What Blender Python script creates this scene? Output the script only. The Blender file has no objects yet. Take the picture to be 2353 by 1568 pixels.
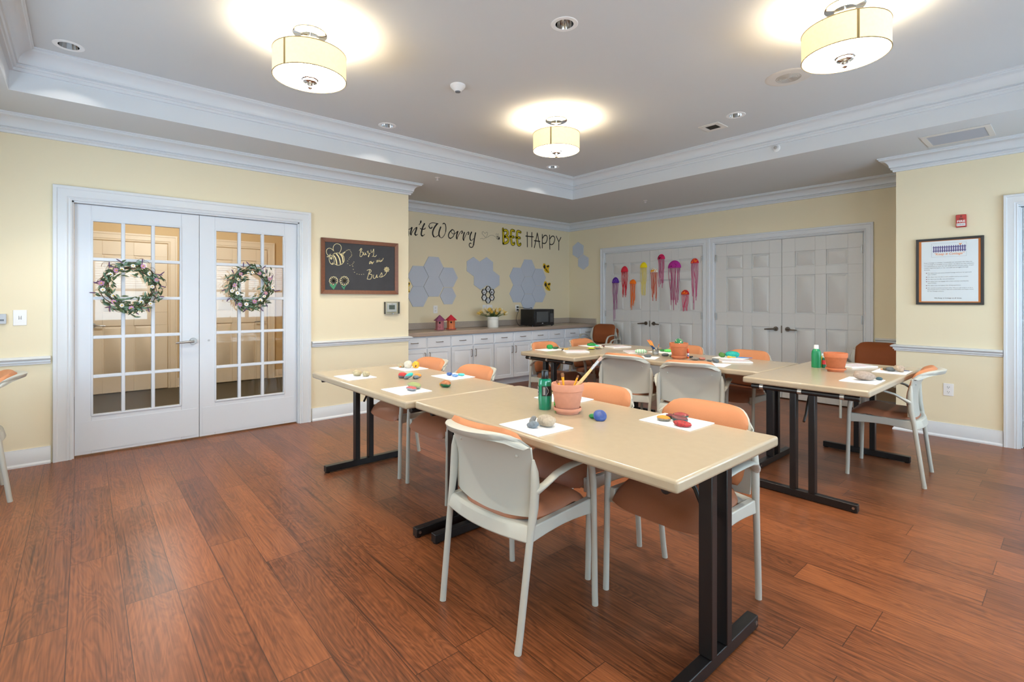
import bpy, bmesh, math, random
from mathutils import Vector, Matrix, Euler, noise as mnoise

# ------------------------------------------------------------------ camera, world, exposure
scene = bpy.context.scene
C = scene.collection
PI = math.pi
R = math.radians

cam_data = bpy.data.cameras.new('camera')
cam_data.sensor_width = 36.0
cam_data.sensor_fit = 'HORIZONTAL'
cam_data.lens = 36.0 * 1135.86 / 2353.0
cam_data.shift_y = (688.42 - 784.0) / 2353.0
cam_data.clip_start = 0.05
cam = bpy.data.objects.new('camera', cam_data)
C.objects.link(cam)
cam.location = (5.402, 0.60, 1.304)
cam.rotation_euler = (R(90), 0, 0.8562)
scene.camera = cam

scene.view_settings.view_transform = 'Standard'
scene.view_settings.look = 'None'
scene.view_settings.gamma = 1.0
scene.view_settings.exposure = 0.2
scene.view_settings.use_curve_mapping = False

world = bpy.data.worlds.new('daylight')
scene.world = world
world.use_nodes = True
_bg = world.node_tree.nodes['Background']
_bg.inputs['Color'].default_value = (0.62, 0.82, 1.0, 1)
_bg.inputs['Strength'].default_value = 10.0

LAMP_POWER = 20.0        # bulb inside each drum lamp, watts
SHADE_GLOW = 0.6
DIFFUSER_GLOW = 50.0
SPOT_POWER = 3.0
BEAM_POWER = 48.0
HALL_POWER = 88.0
cy = scene.cycles
cy.max_bounces = 8
cy.diffuse_bounces = 5
cy.glossy_bounces = 4
cy.transparent_max_bounces = 10
cy.sample_clamp_indirect = 6.0
cy.caustics_reflective = False
cy.caustics_refractive = False
try:
    cy.use_denoising = True
    cy.denoiser = 'OPENIMAGEDENOISE'
except Exception:
    pass

WIN_RIGHT = ((-0.15, 1.62), (2.55, 4.20), (4.75, 6.35))       # right wall window spans; the last is added to light the far end
WIN_NEAR = ((1.05, 2.75),)         # window spans along the near wall
WZ0, WZ1 = 0.86, 2.12
XR, YN = 6.70, -0.45                            # right and near wall faces

def portal(name, loc, rot, sx, sy):
    l = bpy.data.lights.new(name, 'AREA')
    l.shape = 'RECTANGLE'; l.size = sx; l.size_y = sy
    l.cycles.is_portal = True
    o = bpy.data.objects.new(name, l); C.objects.link(o)
    o.location = loc; o.rotation_euler = rot
for a, b in WIN_RIGHT:
    portal('window_daylight', (XR + 0.10, (a + b) / 2, (WZ0 + WZ1) / 2), (0, R(90), 0), WZ1 - WZ0, b - a)
for a, b in WIN_NEAR:
    portal('window_daylight', ((a + b) / 2, YN - 0.10, (WZ0 + WZ1) / 2), (R(90), 0, 0), b - a, WZ1 - WZ0)

# ------------------------------------------------------------------ helpers
def lin(c):
    out = []
    for v in c:
        v = v / 255.0
        out.append(v / 12.92 if v <= 0.04045 else ((v + 0.055) / 1.055) ** 2.4)
    return (out[0], out[1], out[2], 1.0)

MATS = {}
def mat(name, rgb, rough=0.5, metal=0.0, spec=0.5, coat=0.0, var=None, bump=None, emit=None, estr=0.0):
    if name in MATS: return MATS[name]
    m = bpy.data.materials.new(name); m.use_nodes = True
    nt = m.node_tree; b = nt.nodes['Principled BSDF']
    col = lin(rgb)
    b.inputs['Base Color'].default_value = col
    b.inputs['Roughness'].default_value = rough
    b.inputs['Metallic'].default_value = metal
    b.inputs['Specular IOR Level'].default_value = spec
    b.inputs['Coat Weight'].default_value = coat
    if var or bump:
        tc = nt.nodes.new('ShaderNodeTexCoord')
    if var:
        sc, amt = var
        n = nt.nodes.new('ShaderNodeTexNoise'); n.inputs['Scale'].default_value = sc; n.inputs['Detail'].default_value = 4
        nt.links.new(tc.outputs['Object'], n.inputs['Vector'])
        r = nt.nodes.new('ShaderNodeValToRGB')
        r.color_ramp.elements[0].position = 0.3; r.color_ramp.elements[1].position = 0.7
        r.color_ramp.elements[0].color = tuple(max(0, v * (1 - amt)) for v in col[:3]) + (1,)
        r.color_ramp.elements[1].color = tuple(min(1, v * (1 + amt)) for v in col[:3]) + (1,)
        nt.links.new(n.outputs['Fac'], r.inputs['Fac'])
        nt.links.new(r.outputs['Color'], b.inputs['Base Color'])
    if bump:
        sc, st = bump
        n2 = nt.nodes.new('ShaderNodeTexNoise'); n2.inputs['Scale'].default_value = sc; n2.inputs['Detail'].default_value = 3
        nt.links.new(tc.outputs['Object'], n2.inputs['Vector'])
        bp = nt.nodes.new('ShaderNodeBump'); bp.inputs['Strength'].default_value = st; bp.inputs['Distance'].default_value = 0.002
        nt.links.new(n2.outputs['Fac'], bp.inputs['Height'])
        nt.links.new(bp.outputs['Normal'], b.inputs['Normal'])
    if emit:
        b.inputs['Emission Color'].default_value = lin(emit)
        b.inputs['Emission Strength'].default_value = estr
    MATS[name] = m
    return m

class MB:
    """collects geometry for one mesh object"""
    def __init__(s): s.v = []; s.f = []
    def add(s, vs, fs):
        o = len(s.v); s.v += [tuple(p) for p in vs]; s.f += [tuple(i + o for i in f) for f in fs]; return s
    def box(s, x0, x1, y0, y1, z0, z1):
        return s.add([(x0, y0, z0), (x1, y0, z0), (x1, y1, z0), (x0, y1, z0), (x0, y0, z1), (x1, y0, z1), (x1, y1, z1), (x0, y1, z1)],
                     [(0, 3, 2, 1), (4, 5, 6, 7), (0, 1, 5, 4), (1, 2, 6, 5), (2, 3, 7, 6), (3, 0, 4, 7)])
    def hexa(s, lo, hi):     # two quads, joined
        return s.add(list(lo) + list(hi), [(3, 2, 1, 0), (4, 5, 6, 7), (0, 1, 5, 4), (1, 2, 6, 5), (2, 3, 7, 6), (3, 0, 4, 7)])
    def loft(s, rings, cap0=True, cap1=True, close=True):
        n = len(rings[0]); vs = [p for r in rings for p in r]; fs = []
        m = n if close else n - 1
        for i in range(len(rings) - 1):
            for j in range(m):
                k = (j + 1) % n
                fs.append((i * n + j, i * n + k, (i + 1) * n + k, (i + 1) * n + j))
        if cap0: fs.append(tuple(reversed(range(n))))
        if cap1: fs.append(tuple((len(rings) - 1) * n + j for j in range(n)))
        return s.add(vs, fs)
    def tube(s, pts, r, n=10, ell=None, up=(0, 0, 1), cap=True):
        """r: radius or list; ell=(side, up) half sizes instead of a radius"""
        P = [Vector(p) for p in pts]; rings = []; N = len(P)
        prev = None
        for i in range(N):
            t = (P[min(i + 1, N - 1)] - P[max(i - 1, 0)]).normalized()
            if ell is not None:
                u = Vector(up); a = t.cross(u)
                if a.length < 1e-4: a = t.cross(Vector((1, 0, 0)))
                a.normalize(); b = a.cross(t).normalized()
                e = ell[i] if isinstance(ell[0], (list, tuple)) else ell
                ra, rb = e
            else:
                if prev is None:
                    u = Vector((0, 0, 1)) if abs(t.z) < 0.9 else Vector((1, 0, 0))
                    a = t.cross(u).normalized()
                else:
                    a = (prev - t * prev.dot(t)).normalized()
                prev = a; b = a.cross(t).normalized()
                ra = rb = (r[i] if isinstance(r, (list, tuple)) else r)
            rings.append([tuple(P[i] + a * (ra * math.cos(2 * PI * k / n)) + b * (rb * math.sin(2 * PI * k / n))) for k in range(n)])
        return s.loft(rings, cap, cap)
    def cyl(s, p0, p1, r0, r1=None, n=16):
        return s.tube([p0, p1], [r0, r0 if r1 is None else r1], n)
    def lathe(s, prof, c=(0, 0, 0), n=32, cap0=False, cap1=False):
        rings = [[(c[0] + r * math.cos(2 * PI * k / n), c[1] + r * math.sin(2 * PI * k / n), c[2] + z) for k in range(n)] for r, z in prof]
        return s.loft(rings, cap0, cap1)
    def prism(s, poly, fn, d0, d1):
        """poly in (u,v); fn(u,v,d) -> xyz"""
        n = len(poly)
        vs = [fn(u, v, d0) for u, v in poly] + [fn(u, v, d1) for u, v in poly]
        fs = [tuple(reversed(range(n))), tuple(range(n, 2 * n))] + [(i, (i + 1) % n, n + (i + 1) % n, n + i) for i in range(n)]
        return s.add(vs, fs)
    def ball(s, c, r, nu=12, nv=8):
        rx, ry, rz = r if isinstance(r, (tuple, list)) else (r, r, r)
        rings = [[(c[0] + rx * math.sin(PI * i / nv) * math.cos(2 * PI * k / nu), c[1] + ry * math.sin(PI * i / nv) * math.sin(2 * PI * k / nu), c[2] - rz * math.cos(PI * i / nv)) for k in range(nu)] for i in range(1, nv)]
        o = len(s.v); s.loft(rings, False, False)
        b = len(s.v); s.v += [(c[0], c[1], c[2] - rz), (c[0], c[1], c[2] + rz)]
        L = o + (nv - 2) * nu
        for k in range(nu):
            s.f.append((b, o + (k + 1) % nu, o + k)); s.f.append((b + 1, L + k, L + (k + 1) % nu))
        return s
    def sheet(s, top, bot):
        """closed shell between two equal grids (rows of points)"""
        nr, nc = len(top), len(top[0]); o = len(s.v)
        s.v += [tuple(p) for r in top for p in r] + [tuple(p) for r in bot for p in r]; h = nr * nc
        for i in range(nr - 1):
            for j in range(nc - 1):
                a, b_, c_, d = i * nc + j, i * nc + j + 1, (i + 1) * nc + j + 1, (i + 1) * nc + j
                s.f.append((o + a, o + b_, o + c_, o + d)); s.f.append((o + h + d, o + h + c_, o + h + b_, o + h + a))
        for j in range(nc - 1):
            a, b_ = j, j + 1; s.f.append((o + b_, o + a, o + h + a, o + h + b_))
            a, b_ = (nr - 1) * nc + j, (nr - 1) * nc + j + 1; s.f.append((o + a, o + b_, o + h + b_, o + h + a))
        for i in range(nr - 1):
            a, b_ = i * nc, (i + 1) * nc; s.f.append((o + a, o + b_, o + h + b_, o + h + a))
            a, b_ = i * nc + nc - 1, (i + 1) * nc + nc - 1; s.f.append((o + b_, o + a, o + h + a, o + h + b_))
        return s
    def build(s, name, material, parent=None, loc=None, rot=None, bevel=0.0, seg=2, ang=38, fix=True):
        me = bpy.data.meshes.new(name)
        me.from_pydata(s.v, [], s.f); me.update()
        if fix:
            bm = bmesh.new(); bm.from_mesh(me); bmesh.ops.recalc_face_normals(bm, faces=bm.faces); bm.to_mesh(me); bm.free()
        me.polygons.foreach_set('use_smooth', [True] * len(me.polygons))
        me.set_sharp_from_angle(angle=R(ang))
        me.materials.append(material)
        o = bpy.data.objects.new(name, me); C.objects.link(o)
        if parent: o.parent = parent
        if loc: o.location = loc
        if rot: o.rotation_euler = rot
        if bevel:
            b = o.modifiers.new('bevel', 'BEVEL'); b.width = bevel; b.segments = seg; b.limit_method = 'ANGLE'; b.angle_limit = R(40)
        return o

def tag(o, label, cat, group=None):
    o['label'] = label; o['category'] = cat
    if group: o['group'] = group
    return o
def thing(name, label, cat, loc=(0, 0, 0), rot=(0, 0, 0), group=None):
    o = bpy.data.objects.new(name, None); C.objects.link(o)
    o.empty_display_size = 0.05
    o.location = loc
    o.rotation_euler = (0, 0, rot) if isinstance(rot, (int, float)) else rot
    return tag(o, label, cat, group)
def struct(o):
    o['kind'] = 'structure'; return o
def copy_tree(o, parent=None):
    c = o.copy(); C.objects.link(c)
    if parent: c.parent = parent
    for ch in list(o.children): copy_tree(ch, c)
    return c
def dup(root, loc, rot, label, group=None, cat=None):
    c = copy_tree(root); c.location = loc
    c.rotation_euler = rot if isinstance(rot, (tuple, list)) else (0, 0, rot)
    c['label'] = label
    if group: c['group'] = group
    if cat: c['category'] = cat
    return c

def smooth2(pts, k=5):
    """Catmull-Rom through 2D points"""
    if len(pts) < 3: return [tuple(p) for p in pts]
    out = []
    for i in range(len(pts) - 1):
        p0 = pts[max(i - 1, 0)]; p1 = pts[i]; p2 = pts[i + 1]; p3 = pts[min(i + 2, len(pts) - 1)]
        for t in range(k):
            t = t / k
            out.append(tuple(0.5 * ((2 * b) + (-a + c) * t + (2 * a - 5 * b + 4 * c - d) * t * t + (-a + 3 * b - 3 * c + d) * t ** 3) for a, b, c, d in zip(p0, p1, p2, p3)))
    out.append(tuple(pts[-1])); return out
def stroke(mb, pts, w, fn, d, k=5):
    """round-ended flat stroke of width w drawn on a surface; fn(u,v,d)->xyz"""
    P = smooth2(pts, k); n = len(P); vs = []; fs = []
    for i in range(n):
        a, b = P[max(i - 1, 0)], P[min(i + 1, n - 1)]
        tx, ty = b[0] - a[0], b[1] - a[1]; L = math.hypot(tx, ty) or 1
        nx, ny = -ty / L * w / 2, tx / L * w / 2
        vs += [fn(P[i][0] + nx, P[i][1] + ny, d), fn(P[i][0] - nx, P[i][1] - ny, d)]
    for i in range(n - 1): fs.append((2 * i, 2 * i + 1, 2 * i + 3, 2 * i + 2))
    mb.add(vs, fs)
    for p in (P[0], P[-1]):
        mb.add([fn(p[0] + w / 2 * math.cos(2 * PI * q / 12), p[1] + w / 2 * math.sin(2 * PI * q / 12), d) for q in range(12)], [tuple(range(12))])
def text_obj(s, size, material, parent, M, name='lettering', shear=0.0, width=None, bold=0.0, align='LEFT'):
    cu = bpy.data.curves.new(name, 'FONT'); cu.body = s; cu.size = size; cu.shear = shear; cu.offset = bold; cu.align_x = align
    cu.resolution_u = 3
    t = bpy.data.objects.new(name + '_tmp', cu); C.objects.link(t)
    bpy.context.view_layer.update()
    dg = bpy.context.evaluated_depsgraph_get()
    me = bpy.data.meshes.new_from_object(t.evaluated_get(dg))
    bpy.data.objects.remove(t); bpy.data.curves.remove(cu)
    me.name = name
    if width and len(me.vertices):
        xs = [v.co.x for v in me.vertices]; k = width / (max(xs) - min(xs))
        for v in me.vertices: v.co.x *= k
    for v in me.vertices: v.co = M @ v.co
    me.materials.clear(); me.materials.append(material)
    o = bpy.data.objects.new(name, me); C.objects.link(o)
    if parent: o.parent = parent
    return o

def offset_path(path, d, closed=False, side=1):
    """offset a 2D polyline to its left (side=1) with mitred corners"""
    n = len(path); out = []
    for i in range(n):
        p = Vector(path[i])
        if closed or 0 < i < n - 1:
            a = Vector(path[i - 1]); b = Vector(path[(i + 1) % n])
            d1 = (p - a).normalized(); d2 = (b - p).normalized()
        elif i == 0: d1 = d2 = (Vector(path[1]) - p).normalized()
        else: d1 = d2 = (p - Vector(path[i - 1])).normalized()
        n1 = Vector((-d1.y, d1.x)) * side; n2 = Vector((-d2.y, d2.x)) * side
        m = (n1 + n2).normalized(); k = 1 / max(0.3, m.dot(n1))
        out.append(tuple(p + m * d * k))
    return out
def sweep(mb, path, prof, closed=False, side=1):
    """profile [(depth into room, z)] swept along a plan path"""
    cols = [[(x, y, z) for x, y in offset_path(path, d, closed, side)] for d, z in prof]
    n = len(path); m = len(prof)
    rings = [[cols[j][i] for j in range(m)] for i in range(n)]
    if closed: rings.append(rings[0])
    mb.loft(rings, not closed, not closed, close=True)

# ------------------------------------------------------------------ materials
WALL = mat('cream_wall_paint', (231, 220, 191), 0.6, spec=0.3, var=(0.8, 0.015), bump=(180, 0.08))
TRIM = mat('white_trim_paint', (216, 220, 224), 0.35, spec=0.4)
CEIL = mat('greige_ceiling_paint', (206, 209, 211), 0.8, spec=0.2, bump=(160, 0.06))
DOORW = mat('white_door_paint', (214, 219, 226), 0.35, spec=0.4)
CLOSET = mat('closet_door_paint', (212, 212, 210), 0.4, spec=0.4)
GREY = mat('warm_grey_plastic', (184, 183, 173), 0.42, spec=0.4)
BLACK = mat('black_powder_coat', (22, 20, 20), 0.35, spec=0.5)
CHROME = mat('chrome', (225, 225, 225), 0.08, 1.0)
STEEL = mat('brushed_steel', (170, 168, 165), 0.3, 1.0)
BRONZE = mat('dark_nickel', (112, 102, 92), 0.35, 1.0)
WHITEP = mat('white_plastic', (236, 236, 236), 0.35)
SEATF = mat('rust_vinyl', (152, 98, 70), 0.5, spec=0.35, var=(400, 0.06), bump=(900, 0.15))
PADF = mat('orange_vinyl', (190, 126, 86), 0.55, spec=0.3, var=(400, 0.05), bump=(900, 0.15))
BROWNF = mat('brown_vinyl', (138, 74, 38), 0.6, spec=0.25, var=(400, 0.06), bump=(900, 0.15))
TABLE = mat('tan_tabletop', (178, 162, 137), 0.2, spec=0.5, var=(30, 0.02))
CANVAS = mat('white_canvas_board', (246, 246, 246), 0.7, spec=0.2, bump=(900, 0.1))
TERRA = mat('terracotta', (205, 126, 88), 0.8, spec=0.2, var=(35, 0.07))
BLACKP = mat('black_plastic', (16, 16, 17), 0.25)
INK = mat('black_vinyl_lettering', (30, 24, 18), 0.5)
YELLOW = mat('yellow_vinyl_lettering', (214, 190, 10), 0.5)
FELT = mat('blue_grey_felt', (194, 202, 216), 0.95, spec=0.1, var=(250, 0.05), bump=(500, 0.3))

def glass_mat():
    m = bpy.data.materials.new('clear_glass'); m.use_nodes = True
    nt = m.node_tree; nt.nodes.clear()
    out = nt.nodes.new('ShaderNodeOutputMaterial'); mix = nt.nodes.new('ShaderNodeMixShader')
    tr = nt.nodes.new('ShaderNodeBsdfTransparent'); gl = nt.nodes.new('ShaderNodeBsdfGlossy'); fr = nt.nodes.new('ShaderNodeFresnel')
    fr.inputs['IOR'].default_value = 1.4
    gl.inputs['Roughness'].default_value = 0.02
    tr.inputs['Color'].default_value = (0.95, 0.96, 0.95, 1)
    nt.links.new(fr.outputs[0], mix.inputs[0]); nt.links.new(tr.outputs[0], mix.inputs[1]); nt.links.new(gl.outputs[0], mix.inputs[2])
    nt.links.new(mix.outputs[0], out.inputs[0]); return m
GLASS = glass_mat()

def floor_mat():
    m = bpy.data.materials.new('red_brown_wood_plank'); m.use_nodes = True
    nt = m.node_tree; N = nt.nodes; L = nt.links; b = N['Principled BSDF']
    def math_(op, a, b_=None, c=None):
        n = N.new('ShaderNodeMath'); n.operation = op
        for i, v in enumerate((a, b_, c)):
            if v is None: continue
            if isinstance(v, (int, float)): n.inputs[i].default_value = v
            else: L.new(v, n.inputs[i])
        return n.outputs[0]
    tc = N.new('ShaderNodeTexCoord'); sp = N.new('ShaderNodeSeparateXYZ'); L.new(tc.outputs['Object'], sp.inputs[0])
    x, y = sp.outputs[0], sp.outputs[1]
    yr = math_('DIVIDE', math_('ADD', y, 1.2885 - 0.556 + 0.1835 * 0), 0.1835)
    row = math_('FLOOR', yr); fy = math_('FRACT', yr)
    wn = N.new('ShaderNodeTexWhiteNoise'); wn.noise_dimensions = '1D'; L.new(row, wn.inputs['W'])
    xr = math_('ADD', math_('DIVIDE', x, 1.22), math_('MULTIPLY', wn.outputs['Value'], 7.3))
    colm = math_('FLOOR', xr); fx = math_('FRACT', xr)
    cid = N.new('ShaderNodeCombineXYZ'); L.new(row, cid.inputs[0]); L.new(colm, cid.inputs[1])
    w2 = N.new('ShaderNodeTexWhiteNoise'); w2.noise_dimensions = '2D'; L.new(cid.outputs[0], w2.inputs['Vector'])
    rnd = w2.outputs['Value']
    def grain(sx, sy, scale, detail, off, dist=0.0):
        cv = N.new('ShaderNodeCombineXYZ')
        L.new(math_('ADD', math_('MULTIPLY', x, sx), math_('MULTIPLY', rnd, 37 + off)), cv.inputs[0])
        L.new(math_('ADD', math_('MULTIPLY', y, sy), math_('MULTIPLY', rnd, 11 + off)), cv.inputs[1])
        n = N.new('ShaderNodeTexNoise'); n.inputs['Scale'].default_value = scale; n.inputs['Detail'].default_value = detail
        n.inputs['Distortion'].default_value = dist
        L.new(cv.outputs[0], n.inputs['Vector']); return n.outputs['Fac']
    fine = grain(2.2, 120.0, 1.0, 6, 0)
    broad = grain(1.6, 9.0, 1.0, 3, 5, 1.2)
    # contour lines of a stretched noise give the cathedral figure
    con = math_('FRACT', math_('MULTIPLY', broad, 11.0))
    con = math_('ABSOLUTE', math_('SUBTRACT', con, 0.5))
    con = math_('MULTIPLY', con, 2.0)
    streak = grain(0.9, 34.0, 1.0, 2, 9, 0.4)
    sk = N.new('ShaderNodeMapRange'); sk.inputs['From Min'].default_value = 0.66; sk.inputs['From Max'].default_value = 0.76
    L.new(streak, sk.inputs['Value'])
    v = math_('ADD', math_('ADD', math_('MULTIPLY', fine, 0.60), math_('MULTIPLY', con, 0.13)), math_('ADD', math_('MULTIPLY', rnd, 0.12), math_('MULTIPLY', grain(0.8, 3.0, 1.0, 2, 3), 0.32)))
    ramp = N.new('ShaderNodeValToRGB'); cr = ramp.color_ramp
    cr.elements[0].position = 0.30; cr.elements[0].color = lin((46, 25, 15))
    cr.elements[1].position = 0.85; cr.elements[1].color = lin((156, 93, 55))
    e = cr.elements.new(0.55); e.color = lin((112, 64, 37))
    L.new(v, ramp.inputs['Fac'])
    mx = N.new('ShaderNodeMixRGB'); mx.blend_type = 'MIX'; mx.inputs['Color2'].default_value = lin((48, 26, 18))
    L.new(math_('MULTIPLY', sk.outputs['Result'], 0.75), mx.inputs['Fac']); L.new(ramp.outputs['Color'], mx.inputs['Color1'])
    # seams
    ey = math_('MINIMUM', fy, math_('SUBTRACT', 1.0, fy)); ex = math_('MINIMUM', fx, math_('SUBTRACT', 1.0, fx))
    sy_ = math_('LESS_THAN', ey, 0.009); sx_ = math_('LESS_THAN', ex, 0.0013)
    seam = math_('MAXIMUM', sy_, sx_)
    mx2 = N.new('ShaderNodeMixRGB'); mx2.inputs['Color2'].default_value = lin((44, 26, 18))
    L.new(math_('MULTIPLY', seam, 0.75), mx2.inputs['Fac']); L.new(mx.outputs['Color'], mx2.inputs['Color1'])
    L.new(mx2.outputs['Color'], b.inputs['Base Color'])
    L.new(math_('ADD', 0.27, math_('MULTIPLY', fine, 0.12)), b.inputs['Roughness'])
    b.inputs['Specular IOR Level'].default_value = 0.4
    bp = N.new('ShaderNodeBump'); bp.inputs['Strength'].default_value = 0.12; bp.inputs['Distance'].default_value = 0.001
    L.new(math_('SUBTRACT', fine, math_('MULTIPLY', seam, 1.0)), bp.inputs['Height']); L.new(bp.outputs['Normal'], b.inputs['Normal'])
    return m
FLOOR = floor_mat()
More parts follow.
